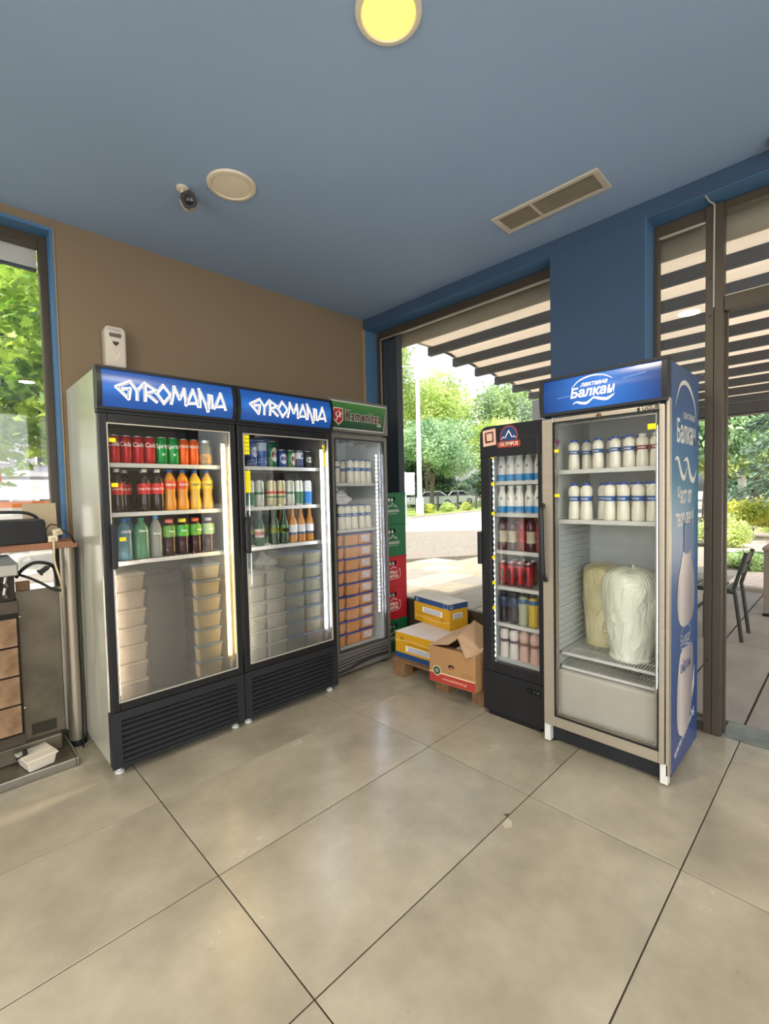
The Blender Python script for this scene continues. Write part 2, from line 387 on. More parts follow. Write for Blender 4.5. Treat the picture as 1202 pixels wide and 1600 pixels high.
# window_2: narrow side light beside the doorway
w2 = empty('window_2', kind='structure')
frame_bars('frame', w2, M_frame, [(XF-0.05, XF, 1.3765, 1.402, 0, 2.905), (XF-0.05, XF, 1.402, 1.634, 2.838, 2.905), (XF-0.05, XF, 1.402, 1.634, 0, 0.06), (XF-0.05, XF+0.012, 1.634, 1.672, 0, 2.905)])
box('pane', M_glass, XF-0.03, XF-0.024, 1.402, 1.634, 0.06, 2.838, w2)
frame_bars('glazing_bead', w2, M_alu, [(XF-0.012, XF+0.002, 1.404, 1.632, 2.828, 2.838)])
# door_1: open doorway with a glazed transom
d1 = empty('door_1', kind='structure')
frame_bars('frame', d1, M_frame, [(XF-0.05, XF+0.012, 1.674, 1.716, 0, 2.905), (XF-0.05, XF, 1.716, 2.72, 2.858, 2.905), (XF-0.05, XF, 1.716, 2.72, 2.335, 2.41), (XF-0.05, XF+0.012, 2.72, 2.78, 0, 2.905)])
box('door_stop', M_frame, XF-0.075, XF-0.05, 1.70, 1.726, 0, 2.34, d1)
box('transom_pane', M_glass, XF-0.03, XF-0.024, 1.716, 2.72, 2.41, 2.858, d1)
frame_bars('glazing_bead', d1, M_alu, [(XF-0.012, XF+0.002, 1.718, 2.718, 2.41, 2.416)])
for z in (0.42, 1.16, 2.32, 2.52):
    MB().lathe([(0, 0), (0.006, 0), (0.006, 0.003), (0, 0.003)], 10).build('screw_hole', M_pk, d1, (XF+0.0125, 1.653 if z < 2 else 1.656, z), (0, pi/2, 0))
box('threshold', mat('grey_green_marble', '68706a', 0.4, var=0.25, vscale=9, bump=0.1), XF-0.24, XF-0.016, 1.716, 2.72, -0.05, 0.004, d1, bevel=0.003)
# window_4 right of the doorway, outside the frame
w4 = empty('window_4', kind='structure')
frame_bars('frame', w4, M_frame, [(XF-0.05, XF, 2.78, 4.7, 2.838, 2.905), (XF-0.05, XF, 2.78, 4.7, 0, 0.06), (XF-0.05, XF, 4.65, 4.7, 0.06, 2.838)])
box('pane', M_glass, XF-0.03, XF-0.024, 2.78, 4.65, 0.06, 2.838, w4)
# window_3 in the left wall
w3 = empty('window_3', kind='structure')
frame_bars('frame', w3, M_frame, [(1.346, 1.386, YL-0.155, YL-0.10, 0.12, 2.93), (1.386, 3.2, YL-0.155, YL-0.10, 2.865, 2.93), (1.386, 3.2, YL-0.155, YL-0.10, 0.12, 0.18), (3.15, 3.2, YL-0.155, YL-0.10, 0.18, 2.865)])
box('pane', M_glass, 1.386, 3.15, YL-0.135, YL-0.129, 0.18, 2.865, w3)
t = tag(box('roller_blind', mat('pale_grey_blind', 'c9c7c6', 0.7, var=0.03), 1.388, 3.1, YL-0.19, YL-0.165, 2.765, 2.90), 'pale grey rolled blind cassette across the top of the left window', 'blind')
box('bottom_rail', M_slate, 1.388, 3.1, YL-0.195, YL-0.17, 2.752, 2.765, t)

# ------------------------------------------------------------------ ceiling fittings
M_lampring = mat('cream_lamp_ring', 'd9cfb8', 0.5, var=0.03)
def downlight(x, y, lit, label, r=0.112, bulb='ffec70', estr=1.1, name='ceiling_downlight'):
    t = empty(name, (x, y, ZC), 0, label, 'ceiling light')
    MB().lathe([(r, 0.001), (r, -0.004), (r*0.97, -0.010), (r*0.84, -0.012), (r*0.80, -0.006), (r*0.80, 0.001)], 40).build('trim_ring', M_lampring, t, smooth=True)
    m = mat('lit_diffuser', 'ffe87a', 0.5, emit=bulb, estr=estr, var=0.001) if lit else mat('unlit_diffuser', 'e6dbc4', 0.5, var=0.02)
    MB().lathe([(0, -0.0095), (r*0.5, -0.0095), (r*0.80, -0.0075), (r*0.80, -0.001), (0, -0.001)], 40).build('diffuser', m, t, smooth=True)
    if lit:
        l = bpy.data.lights.new('downlight_glow', 'AREA'); l.shape = 'DISK'; l.size = r*1.5; l.energy = DOWNLIGHT_POWER; l.color = (1.0, 0.85, 0.64)
        o = bpy.data.objects.new('downlight_glow', l); COL.objects.link(o); o.location = (x, y, ZC-0.014); o.parent = None
    return t
downlight(0.735, 1.118, True, 'round recessed ceiling light, switched on and glowing yellow')
downlight(0.716, -0.046, False, 'round cream ceiling light, switched off, beside the small camera', r=0.122)
for k, (x, y) in enumerate([(2.7, 0.3), (2.7, 1.9), (0.9, 3.3), (2.7, 3.6), (4.2, 1.1), (4.2, 2.9)]):  # unseen extra downlights added behind the camera to brighten the room
    downlight(x, y, True, 'added fill downlight behind the photographer, ' + ORD[k] + ' from the left wall window')
# vent grille
M_vent = mat('aged_white_vent', 'c6bcac', 0.5, 0.1, var=0.08, vscale=8)
v = empty('ceiling_vent', (-0.655, 0.993, ZC), radians(1), 'rectangular aluminium air grille in the blue ceiling above the narrow fridge', 'vent')
MB().box(-0.103, -0.078, -0.305, 0.305, -0.010, 0.002).box(0.078, 0.103, -0.305, 0.305, -0.010, 0.002).box(-0.078, 0.078, -0.305, -0.272, -0.010, 0.002).box(-0.078, 0.078, 0.272, 0.305, -0.010, 0.002).build('frame', M_vent, v, bevel=0.003)
box('mullion', M_vent, -0.078, 0.078, -0.075, -0.062, -0.009, 0.0, v)
box('backing', mat('vent_dark', '3b352b', 0.9, var=0.1), -0.078, 0.078, -0.272, 0.272, -0.0012, -0.0002, v)
sl = None
for i in range(9):
    if sl is None:
        sl = MB().box(-0.0012, 0.0012, -0.271, 0.271, -0.0075, -0.0014).build('slat', mat('vent_slat', 'aa9f8b', 0.5, 0.2, var=0.08), v); sl.location = (-0.068, 0, 0)
    else:
        o = sl.copy(); COL.objects.link(o); o.parent = v; o.location = (-0.068+i*0.017, 0, 0)
# security camera on the ceiling
c = empty('security_camera', (0.893, -0.235, ZC), 0, 'small white bullet security camera with black face on the ceiling', 'camera')
M_cw = mat('cream_camera_housing', 'cfc5b2', 0.4, var=0.04)
MB().lathe([(0.030, 0.001), (0.030, -0.012), (0.022, -0.016), (0.0, -0.016)], 20).build('mount_base', M_cw, c, smooth=True)
MB().tube([(0, 0, -0.012), (0.004, 0.006, -0.035), (0.002, 0.014, -0.05)], 0.010, 10).build('mount_arm', M_cw, c, smooth=True)
hd = MB().prism([(-0.034, -0.020), (-0.020, -0.034), (0.020, -0.034), (0.034, -0.020), (0.034, 0.020), (0.020, 0.034), (-0.020, 0.034), (-0.034, 0.020)], -0.10, 0.02).build('housing', M_cw, c, bevel=0.004)
dirv = Vector((0.42, 1.0, -0.42)).normalized()
hd.location = (-0.012, 0.045, -0.080); hd.scale = (1.15, 0.8, 1.15); hd.rotation_euler = (dirv.to_track_quat('Y', 'Z') @ __import__('mathutils').Quaternion((0, 1, 0), radians(28))).to_euler()
MB().prism([(-0.033, -0.019), (-0.019, -0.033), (0.019, -0.033), (0.033, -0.019), (0.033, 0.019), (0.019, 0.033), (-0.019, 0.033), (-0.033, 0.019)], 0.0205, 0.026).build('face_plate', mat('camera_black', '0e1014', 0.5, var=0.05), hd)
MB().lathe([(0.0, 0.0), (0.012, 0.001), (0.018, 0.006), (0.020, 0.0)], 20).build('lens', mat('camera_lens', '1c1c1c', 0.15, coat=0.3, var=0.05), hd, (0, 0.027, 0), (-pi/2, 0, 0), smooth=True)
# small bell / detector at the right edge of the beam
t = empty('smoke_detector', (-0.965, 1.945, ZC), 0, 'small brownish detector on the ceiling edge above the doorway', 'detector')
MB().lathe([(0.030, 0.001), (0.030, -0.02), (0.022, -0.045), (0.0, -0.05)], 20).build('body', mat('brown_detector', '7d6a5a', 0.5, var=0.1), t, smooth=True)
MB().lathe([(0.012, -0.049), (0.012, -0.056), (0.0, -0.057)], 12).build('sensor_cap', mat('pale_cap', 'a9a090', 0.5, var=0.05), t, smooth=True)
# white cable from beam into the door frame
P = smoothp([(XB-0.02, 1.655, ZB-0.006), (XF+0.06, 1.66, ZB-0.010), (XF+0.02, 1.673, 2.90), (XF+0.018, 1.674, 2.86), (XF+0.016, 1.673, 2.6), (XF+0.016, 1.673, 2.36)], 5)
tag(MB().tube(P, 0.004, 6).build('white_cable', mat('white_cable_sheath', 'b9b3a6', 0.5, var=0.05), smooth=True), 'thin pale cable running down the door frame from the blue beam', 'cable')

# air freshener dispenser on the tan wall
t = empty('air_freshener', (1.05, YL, 2.20), pi, 'white automatic air freshener dispenser on the tan wall above a fridge', 'dispenser')
MB().prism([(-0.058, 0), (0.058, 0), (0.060, 0.22), (0.045, 0.245), (-0.045, 0.245), (-0.060, 0.22)], -0.075, 0.0).build('case', mat('dispenser_white', 'c9c0b2', 0.25, var=0.03), t, bevel=0.012, seg=3)
box('screen', mat('lcd_dark', '4a4338', 0.3, var=0.1), -0.034, 0.032, -0.0765, -0.0745, 0.178, 0.202, t)
MB().prism([(-0.018, 0.152), (0.018, 0.152), (0.014, 0.138), (0.0, 0.126), (-0.014, 0.138)], -0.0768, -0.0745).build('nozzle', mat('nozzle_dark', '2a1a18', 0.4, var=0.1), t)
mb = MB(); decal_text(mb, 'AirCare', 0.022, lambda x, y: (x, -0.0757, y), -0.006, 0.222, bold=0.0004); mb.build('lettering', mat('grey_print', '8a8a8c', 0.6, var=0.02), t)
MB().prism([(0.0, -0.02), (0.024, 0.03), (0.02, 0.035), (0.0, 0.0), (-0.02, 0.035), (-0.024, 0.03)], -0.0762, -0.0748).build('leaf_relief', mat('relief_cream', 'd8cdb8', 0.3, var=0.03), t, (0.0, 0, 0.055))

# ================================================================== OUTDOORS
rng = np.random.default_rng(11)
def npmesh(name, verts, faces, m, parent=None, kind=None, loc=None):
    me = bpy.data.meshes.new(name); nf, k = faces.shape
    me.vertices.add(len(verts)); me.vertices.foreach_set('co', verts.astype(np.float32).ravel())
    me.loops.add(nf*k); me.loops.foreach_set('vertex_index', faces.astype(np.int32).ravel())
    me.polygons.add(nf); me.polygons.foreach_set('loop_start', np.arange(0, nf*k, k, dtype=np.int32)); me.polygons.foreach_set('loop_total', np.full(nf, k, dtype=np.int32))
    me.update(calc_edges=True); me.materials.append(m)
    o = link(name, me, parent, loc)
    if kind: o['kind'] = kind
    return o
def foliage_geo(blobs, n, size, aspect=0.55, droop=0.0, surf=0.55):
    # small folded leaves scattered through lumpy blobs (cx,cy,cz,rx,ry,rz)
    B = np.array(blobs, float); w = B[:, 3]*B[:, 4]*B[:, 5]; w = w**0.7; w /= w.sum()
    idx = rng.choice(len(B), n, p=w); d = rng.normal(size=(n, 3)); d /= np.linalg.norm(d, axis=1, keepdims=True)
    r = surf+(1-surf)*rng.random((n, 1)); r *= 1+0.22*np.sin(d[:, :1]*7+idx[:, None])*np.cos(d[:, 1:2]*6+2*idx[:, None])
    c = B[idx, :3]+d*r*B[idx, 3:]
    nrm = d*0.5+rng.normal(size=(n, 3))*0.6+np.array([0, 0, 0.5]); nrm /= np.linalg.norm(nrm, axis=1, keepdims=True)
    a = np.cross(nrm, rng.normal(size=(n, 3))); a[:, 2] -= droop; a /= np.linalg.norm(a, axis=1, keepdims=True); b = np.cross(nrm, a)
    s = size*(0.6+0.8*rng.random((n, 1)))
    v = np.stack([c-a*s*0.5, c+b*s*0.5*aspect+nrm*s*0.08, c+a*s*0.5, c-b*s*0.5*aspect+nrm*s*0.08], 1).reshape(-1, 3)
    f = np.arange(4*n).reshape(n, 4)
    return v, f
M_bark = mat('tree_bark', '5e5348', 0.9, var=0.25, vscale=8, bump=0.5, bscale=25)
def lumps(c, r, k, spread=0.62, seed=0):
    g = np.random.default_rng(seed); out = []
    for i in range(k):
        d = g.normal(size=3); d /= np.linalg.norm(d); q = spread*(0.55+0.45*g.random())
        s = 0.36+0.2*g.random()
        out.append((c[0]+d[0]*r[0]*q, c[1]+d[1]*r[1]*q, c[2]+d[2]*r[2]*q, r[0]*s, r[1]*s, r[2]*s))
    return out
def tree(name, label, cat, base, c, r, m, n, size, k=12, trunk=0.16, seed=0, group=None, branches=4, **kw):
    t = empty(name, base, 0, label, cat, group)
    off = np.array([base[0], base[1], base[2] if len(base) > 2 else 0])
    bl = lumps(c, r, k, seed=seed); v, f = foliage_geo(bl, n, size, **kw)
    npmesh('foliage', v-off, f, m, t, 'stuff')
    g = random.Random(seed); mb = MB(); top = Vector(c)-Vector(off); top.z -= r[2]*0.1
    mb.tube([(0, 0, -0.1), (0.05*g.uniform(-1, 1), 0.05, top.z*0.35), (top.x*0.6, top.y*0.6, top.z*0.7), top], [trunk, trunk*0.8, trunk*0.6, trunk*0.25], 9)
    mb.build('trunk', M_bark, t, smooth=True)
    for i in range(branches):
        a = bl[i % len(bl)]; e = Vector(a[:3])-Vector(off); s0 = Vector((0, 0, top.z*(0.4+0.12*i))); mid = (s0+e)/2+Vector((0, 0, 0.1*r[2]))
        MB().tube([s0, mid, e], [trunk*0.45, trunk*0.3, trunk*0.12], 7).build('branch', M_bark, t, smooth=True)
    return t
# ground surfaces
def gpoly(name, m, pts, z0, z1, parent=None):
    b = MB(); b.prism(pts, z0, z1, ax='z'); return b.build(name, m, parent)
M_asph = mat('grey_asphalt', '81796f', 0.9, var=0.05, vscale=1.2, bump=0.2, bscale=90)  # the road's own grey, darker than the ground around it
M_asph2 = mat('pale_asphalt', 'a39d95', 0.9, var=0.04, vscale=1.5, bump=0.2, bscale=90)
gnd = tag(gpoly('ground', M_asph2, [(-140, -140), (90, -140), (90, 90), (-140, 90)], -0.5, -0.075), kind='structure')
road = tag(gpoly('road', M_asph, [(1.2, -8.4), (-5.3, -4.4), (-6.7, -3.6), (-11.8, -0.45), (-25.5, 3.0), (-25.5, -2.0), (-12.5, -7.5), (-10.5, -9.2), (-4.5, -14.5)], -0.074, -0.045), kind='structure')
M_grass = leafmat('grass_green', '6f8a3a', 'a9b75a', 1.5, 0.1)
verge = tag(gpoly('grass_verge', M_grass, [(-9.0, -20.0), (-17.2, -15.5), (-26.3, -16.6), (-60, -20), (-60, -40), (-14, -40)], -0.074, -0.02), kind='structure')
kerb = MB()
KP = [(-9.0, -20.0), (-17.2, -15.5), (-26.3, -16.6), (-60, -20)]
for a, b2 in zip(KP[:-1], KP[1:]):
    dx, dy = b2[0]-a[0], b2[1]-a[1]; L = math.hypot(dx, dy); nx, ny = -dy/L*0.16, dx/L*0.16
    kerb.prism([(a[0], a[1]), (b2[0], b2[1]), (b2[0]-nx, b2[1]-ny), (a[0]-nx, a[1]-ny)], -0.074, 0.03, ax='z')
tag(kerb.build('kerb', mat('concrete_kerb', 'a8a296', 0.9, var=0.1, vscale=3)), kind='structure')
# sidewalk of stone slabs left of the terrace
M_slab = [mat('paving_slab_%s' % k, c, 0.85, var=0.10, vscale=3, bump=0.3, bscale=30) for k, c in (('warm', '9c917e'), ('pale', 'a79f92'), ('grey', '8f887d'))]
M_joint = mat('paving_joint', '4e463a', 0.95, var=0.2, vscale=6)
side = tag(gpoly('sidewalk', M_joint, [(-1.32, 0.95), (-1.32, -1.3), (4.5, -1.3), (4.5, -6.2), (-1.2, -7.1), (-5.3, -4.4), (-6.7, -3.6), (-11.8, -0.45), (-11.8, 0.9), (-6.4, 0.95)], -0.074, -0.014), kind='structure')
sm = {}
def inside_walk(x, y):
    if x > -1.35 and y > -1.28: return False
    # near side of the road edge
    return (y > -4.35+(-5.3-x)*0.61) if x < -1.3 else y > -6.0
for i in range(-15, 6):
    for j in range(-12, 2):
        x, y = -1.34+i*0.62, 0.30+j*0.62
        if y > 0.35: continue
        if not (inside_walk(x, y) and inside_walk(x+0.62, y) and inside_walk(x, y+0.62) and inside_walk(x+0.62, y+0.62)): continue
        if x > -1.35 and y+0.62 > -1.28: continue
        if x > 3.4 or (x > -1.4 and y < -4.6): continue
        k = rng.integers(0, 3)
        if k not in sm:
            sm[k] = MB().box(0.007, 0.613, 0.007, 0.613, -0.06, 0).build('paving_slab', M_slab[k], side, (x, y, -0.002), bevel=0.006, seg=1)
        else:
            o = sm[k].copy(); COL.objects.link(o); o.parent = side; o.location = (x, y, -0.002+0.004*rng.random()); o.rotation_euler = (0.004*rng.normal(), 0.004*rng.normal(), 0)
# terrace: large stamped slabs under the pergola
M_terr = mat('stamped_concrete', '8f8982', 0.75, var=0.12, vscale=2.2, bump=0.7, bscale=7, stretch=(1, 2.4, 1))
terr = tag(gpoly('terrace', M_joint, [(XF-0.04, 0.95), (-5.72, 0.95), (-5.72, 5.2), (XF-0.04, 5.2)], -0.074, -0.015), kind='structure')
xs = [-1.43, -3.13, -4.42, -5.70]; ys = [0.96, 1.40, 1.787, 2.6, 3.4, 4.2, 5.15]
for a, b2 in zip(xs[:-1], xs[1:]):
    for y0, y1 in zip(ys[:-1], ys[1:]):
        if a > -2 and y0 == 0.96: continue
        MB().box(b2+0.006, a-0.006, y0+0.006, y1-0.006, -0.06, 0).build('terrace_slab', M_terr, terr, bevel=0.004, seg=1)
MB().box(-3.124, -1.436, 0.966, 1.394, -0.06, 0).build('terrace_slab', M_terr, terr, bevel=0.004, seg=1)
box('terrace_edge', mat('edge_concrete', 'a09a8e', 0.8, var=0.1), -5.86, -5.72, 0.95, 5.2, -0.074, 0.05, terr, bevel=0.006)
# gravel bed
M_grav = mat('pinkish_gravel', 'c9b3a0', 0.95, color2='e8dccb', vscale=22, bump=0.8, bscale=40)
bed = tag(gpoly('gravel_bed', M_grav, [(-5.86, 0.3), (-5.86, 5.5), (-18, 4.5), (-15.5, -0.9), (-11.8, 0.0)], -0.074, -0.01), kind='structure')

# pergola canopy
M_beam = mat('dark_pergola_beam', '4c4e53', 0.6, var=0.08, vscale=4)
def canvas_mat():
    m = bpy.data.materials.new('cream_canopy_canvas'); m.use_nodes = True; t = m.node_tree; b = t.nodes['Principled BSDF']
    n = t.nodes.new('ShaderNodeTexNoise'); n.inputs['Scale'].default_value = 3
    r = t.nodes.new('ShaderNodeValToRGB'); r.color_ramp.elements[0].color = (*lin('e4dace'), 1); r.color_ramp.elements[1].color = (*lin('efe7dc'), 1)
    t.links.new(n.outputs['Fac'], r.inputs[0]); t.links.new(r.outputs[0], b.inputs['Base Color']); b.inputs['Roughness'].default_value = 0.9
    tl = t.nodes.new('ShaderNodeBsdfTranslucent'); tl.inputs[0].default_value = (0.92, 0.84, 0.74, 1)
    mx = t.nodes.new('ShaderNodeMixShader'); mx.inputs[0].default_value = 0.45
    t.links.new(b.outputs[0], mx.inputs[1]); t.links.new(tl.outputs[0], mx.inputs[2]); t.links.new(mx.outputs[0], t.nodes['Material Output'].inputs[0])
    return m
M_canvas = canvas_mat()
pg = empty('pergola', (-3.9, -0.9, 0), 0, 'dark-beamed pergola with cream canvas canopy outside the rear window and doorway', 'pergola')
off = Vector((-3.9, -0.9, 0))
Y0, Y1 = -0.96, 5.2
beams = []
for k in range(11):
    x, z = -1.94-0.424*k, 2.87-0.0384*k
    w = 0.030 if k < 10 else 0.06; h = 0.045 if k < 10 else 0.10
    b = MB().box(x-w-off.x, x+w-off.x, Y0-off.y, Y1-off.y, z-h-off.z, z+h).build('beam', M_beam, pg, bevel=0.004)
    x2, z2 = x-0.424, z-0.0384
    if k < 10:
        xm = (x+x2)/2; zm = (z+z2)/2+0.052
        pts = [(x-0.02, z+0.038), (xm+0.07, zm-0.006), (xm-0.07, zm-0.006), (x2+0.02, z2+0.038), (x2+0.02, z2+0.042), (xm-0.07, zm+0.0), (xm+0.07, zm+0.0), (x-0.02, z+0.042)]
        MB().prism([(p[0]-off.x, p[1]) for p in pts], Y0+0.02-off.y, Y1-off.y).build('canopy_canvas', M_canvas, pg)
# first bay between the wall cassette and the first beam
MB().prism([(-1.55-off.x, 2.905), (-1.92-off.x, 2.908), (-1.92-off.x, 2.912), (-1.55-off.x, 2.909)], Y0+0.02-off.y, Y1-off.y).build('canopy_canvas', M_canvas, pg)
# side rafters carrying the beams
for y in (Y0+0.05, 5.1):
    MB().add([(-1.45-off.x, y-off.y-0.02, 2.955), (-1.45-off.x, y-off.y+0.02, 2.955), (-6.25-off.x, y-off.y+0.02, 2.53), (-6.25-off.x, y-off.y-0.02, 2.53),
              (-1.45-off.x, y-off.y-0.02, 2.985), (-1.45-off.x, y-off.y+0.02, 2.985), (-6.25-off.x, y-off.y+0.02, 2.56), (-6.25-off.x, y-off.y-0.02, 2.56)],
             [(0, 3, 2, 1), (4, 5, 6, 7), (0, 1, 5, 4), (1, 2, 6, 5), (2, 3, 7, 6), (3, 0, 4, 7)]).build('rafter', M_beam, pg)
box('gutter', M_beam, -6.33-off.x, -6.20-off.x, Y0-off.y, Y1-off.y, 2.36, 2.50, pg, bevel=0.01)
box('gutter_edge', M_alu, -6.195-off.x, -6.19-off.x, Y0-off.y, Y1-off.y, 2.355, 2.37, pg)
for y in (-0.9, 4.9):
    box('post', M_beam, -6.33-off.x, -6.21-off.x, y-0.06-off.y, y+0.06-off.y, -0.06, 2.37, pg, bevel=0.005)
# rolled canvas cassette against the facade
mb = MB(); mb.prism([(-1.40-off.x, 2.99), (-1.40-off.x, 2.90), (-1.43-off.x, 2.845), (-1.48-off.x, 2.82), (-1.54-off.x, 2.835), (-1.57-off.x, 2.88), (-1.57-off.x, 2.99)], Y0-0.02-off.y, Y1-off.y)
mb.build('canvas_roll', mat('beige_canvas', 'a89e8c', 0.85, var=0.05, vscale=3, bump=0.2, bscale=8), pg, smooth=True)
box('facade_bracket', M_slate, -1.42-off.x, XF-0.16-off.x, Y0-off.y, Y1-off.y, 2.96, 3.02, pg)
# wide dark advertising column standing at the pergola's outer edge
t = empty('dark_column', (-6.75, -2.05, -0.015), 0, 'wide dark brown square column standing outside beyond the narrow fridge', 'column')
box('shaft', mat('dark_brown_panel', '2b2522', 0.5, var=0.15, vscale=3), -0.12, 0.12, -0.23, 0.40, 0.0, 3.15, t, bevel=0.01)
box('base', M_beam, -0.17, 0.17, -0.28, 0.45, 0, 0.12, t, bevel=0.01)
# glowing disc added under the canopy for a bright ellipse in the side-light pane
t = empty('canopy_glow_disc', (-3.38, 1.15, 2.79), 0, 'round cream glowing disc under the striped canopy, seen through the narrow side light', 'ceiling light')
MB().lathe([(0.0, -0.008), (0.07, -0.012), (0.085, -0.006), (0.09, 0.004), (0.0, 0.004)], 28).build('diffuser', mat('glowing_cream_disc', 'fff0d0', 0.5, emit='fff0c8', estr=1.3, var=0.01), t, smooth=True)
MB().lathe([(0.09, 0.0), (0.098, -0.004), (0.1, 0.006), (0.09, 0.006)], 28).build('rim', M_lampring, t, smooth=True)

# terrace chair seen from the side
M_chair = mat('dark_green_grey_metal', '3c3f38', 0.45, 0.2, var=0.1)
t = empty('terrace_chair', (-3.38, 1.25, 0), 0, 'dark metal slatted chair on the terrace seen through the open doorway', 'chair')
for x in (-0.185, 0.185):
    MB().box(x-0.012, x+0.012, -0.014, 0.014, 0, 0.40).build('leg', M_chair, t, (0, 0, 0)).location = (0, 0, 0)
    lg = t.children[-1]; lg.data.clear_geometry()
    q = MB().tube([(x, 0.275, 0.0), (x, 0.225, 0.42), (x, 0.215, 0.47), (x, 0.30, 0.80)], 0.0155, 8)
    lg.data.from_pydata(q.v, [], q.f); lg.data.update(); lg.name = 'rear_leg'
    MB().tube([(x, -0.24, 0.0), (x, -0.19, 0.43)], 0.0155, 8).build('front_leg', M_chair, t, smooth=True)
    MB().tube([(x, 0.22, 0.435), (x, -0.20, 0.445)], 0.014, 8).build('side_rail', M_chair, t, smooth=True)
for i in range(6):
    box('seat_slat', M_chair, -0.19, 0.19, -0.205+i*0.07, -0.155+i*0.07, 0.452, 0.466, t, bevel=0.003)
for z, h in ((0.745, 0.055), (0.63, 0.05)):
    y = 0.215+(z-0.47)*0.258
    o = box('back_slat', M_chair, -0.185, 0.185, -0.007, 0.007, -h, h*0.7, t, bevel=0.004); o.location = (0, y, z); o.rotation_euler = (-0.25, 0, 0)
# terrace table
M_table = mat('greige_table', '8d8177', 0.6, var=0.08, vscale=5)
t = empty('terrace_table', (-4.75, 1.95, 0), 0, 'square greige wooden table on the terrace at the right edge of the doorway', 'table')
for i in range(6): box('top_slat', M_table, -0.42+i*0.14, -0.285+i*0.14, -0.42, 0.42, 0.70, 0.735, t, bevel=0.003)
box('apron', M_table, -0.36, 0.36, -0.36, 0.36, 0.64, 0.699, t)
for sx in (-1, 1):
    for sy in (-1, 1):
        lg = box('leg', M_table, sx*0.33-0.05, sx*0.33+0.05, sy*0.36-0.05, sy*0.36+0.05, 0.03, 0.70, t, bevel=0.004)
        box('foot', M_rubber, sx*0.33-0.055, sx*0.33+0.055, sy*0.36-0.055, sy*0.36+0.055, 0.0, 0.03, lg)

# greenery beyond the doorway
L_yel = leafmat('yellow_green_leaves', '8b9a3c', 'd8d878', 2.0, 0.4)
L_mid = leafmat('mid_green_leaves', '648055', 'a8bd82', 0.8, 0.4)
L_lime = leafmat('lime_leaves', '93a95a', 'd6dfa0', 0.45, 0.5)
L_dark = leafmat('dark_green_leaves', '3f5a44', '7d9a76', 0.7, 0.3)
L_con = leafmat('grey_green_needles', '2c4034', '66806a', 1.2, 0.15)
L_blue = leafmat('blueish_green_leaves', '6c9068', 'b4cca2', 0.6, 0.35)
def shrub(label, c, r, m, n, size, seed, name='shrub', stems=5, **kw):
    t = empty(name, (c[0], c[1], -0.012), 0, label, 'shrub'); bl = lumps((c[0], c[1], c[2]), r, 9, seed=seed)
    v, f = foliage_geo(bl, n, size, **kw); npmesh('foliage', v-np.array([c[0], c[1], -0.012]), f, m, t, 'stuff')
    g = random.Random(seed)
    for i in range(stems):
        a = g.uniform(0, 6.28); q = g.uniform(0.2, 0.6)
        MB().tube([(0.03*cos(a), 0.03*sin(a), -0.05), (q*0.5*r[0]*cos(a), q*0.5*r[1]*sin(a), c[2]*0.7), (q*r[0]*cos(a), q*r[1]*sin(a), c[2]+r[2]*0.3)], [0.014, 0.01, 0.005], 5).build('stem', M_bark, t)
    return t
shrub('round bright green shrub at the left edge of the gravel bed', (-11.0, 0.05, 0.35), (0.62, 0.62, 0.42), L_lime, 3200, 0.075, 1)
shrub('wide yellow-green shrub in the middle of the gravel bed', (-13.8, 0.25, 0.60), (1.2, 1.1, 0.45), L_yel, 6500, 0.10, 2)
shrub('yellow-green shrub on thin stems behind the table', (-12.6, 1.75, 0.55), (0.8, 0.75, 0.36), L_yel, 4000, 0.09, 3)
shrub('low dark juniper spreading behind the terrace chair', (-8.0, 0.95, 0.10), (0.75, 0.55, 0.20), L_mid, 3800, 0.07, 4, name='juniper', stems=3)
shrub('low green juniper spreading behind the table legs', (-8.3, 1.9, 0.12), (0.8, 0.55, 0.22), L_dark, 3800, 0.07, 5, name='juniper', stems=3)
shrub('tall narrow brownish bush beside the door frame', (-15.8, -0.75, 0.9), (0.45, 0.45, 0.9), L_dark, 3600, 0.09, 6, name='bush')
def conifer(label, x, y, h, r0, z0, seed, tiers=12, m=L_con):
    t = empty('conifer', (x, y, -0.03), 0, label, 'tree'); MB().tube([(0, 0, -0.1), (0, 0, h*0.6), (0, 0, h)], [0.17, 0.1, 0.02], 9).build('trunk', M_bark, t, smooth=True)
    g = np.random.default_rng(seed); V = []; F = []; nb = 0
    mbb = MB()
    for k in range(tiers):
        z = z0+(h-z0)*k/tiers; R = r0*(1-0.85*k/tiers)
        for q in range(9):
            a = 2*pi*q/9+k*0.5+g.uniform(-.2, .2); n = 240; s = g.random(n)**0.7
            px = s*R*cos(a); py = s*R*sin(a); pz = z+0.10*R*s-0.38*R*s*s
            base = np.stack([px, py, pz], 1)+g.normal(size=(n, 3))*np.array([.10, .10, .05])*(1-0.4*s[:, None])*min(1.2, R)
            dr = np.stack([np.full(n, cos(a)), np.full(n, sin(a)), np.full(n, -0.5)], 1)+g.normal(size=(n, 3))*0.6; dr /= np.linalg.norm(dr, axis=1, keepdims=True)
            up = g.normal(size=(n, 3)); sd = np.cross(dr, up); sd /= np.linalg.norm(sd, axis=1, keepdims=True); L = 0.17
            v = np.stack([base, base+dr*L*0.5+sd*0.018, base+dr*L, base+dr*L*0.5-sd*0.018], 1).reshape(-1, 3); V.append(v)
    v = np.concatenate(V); npmesh('needles', v, np.arange(len(v)).reshape(-1, 4), m, t, 'stuff')
    return t
conifer('dark drooping fir standing beyond the terrace, right of the doorway', -11.6, 2.3, 7.5, 2.3, 1.75, 3)
conifer('tall narrow fir at the far right beyond the yellow shrub', -16.0, 1.1, 6.5, 1.0, 0.25, 4, m=L_lime)
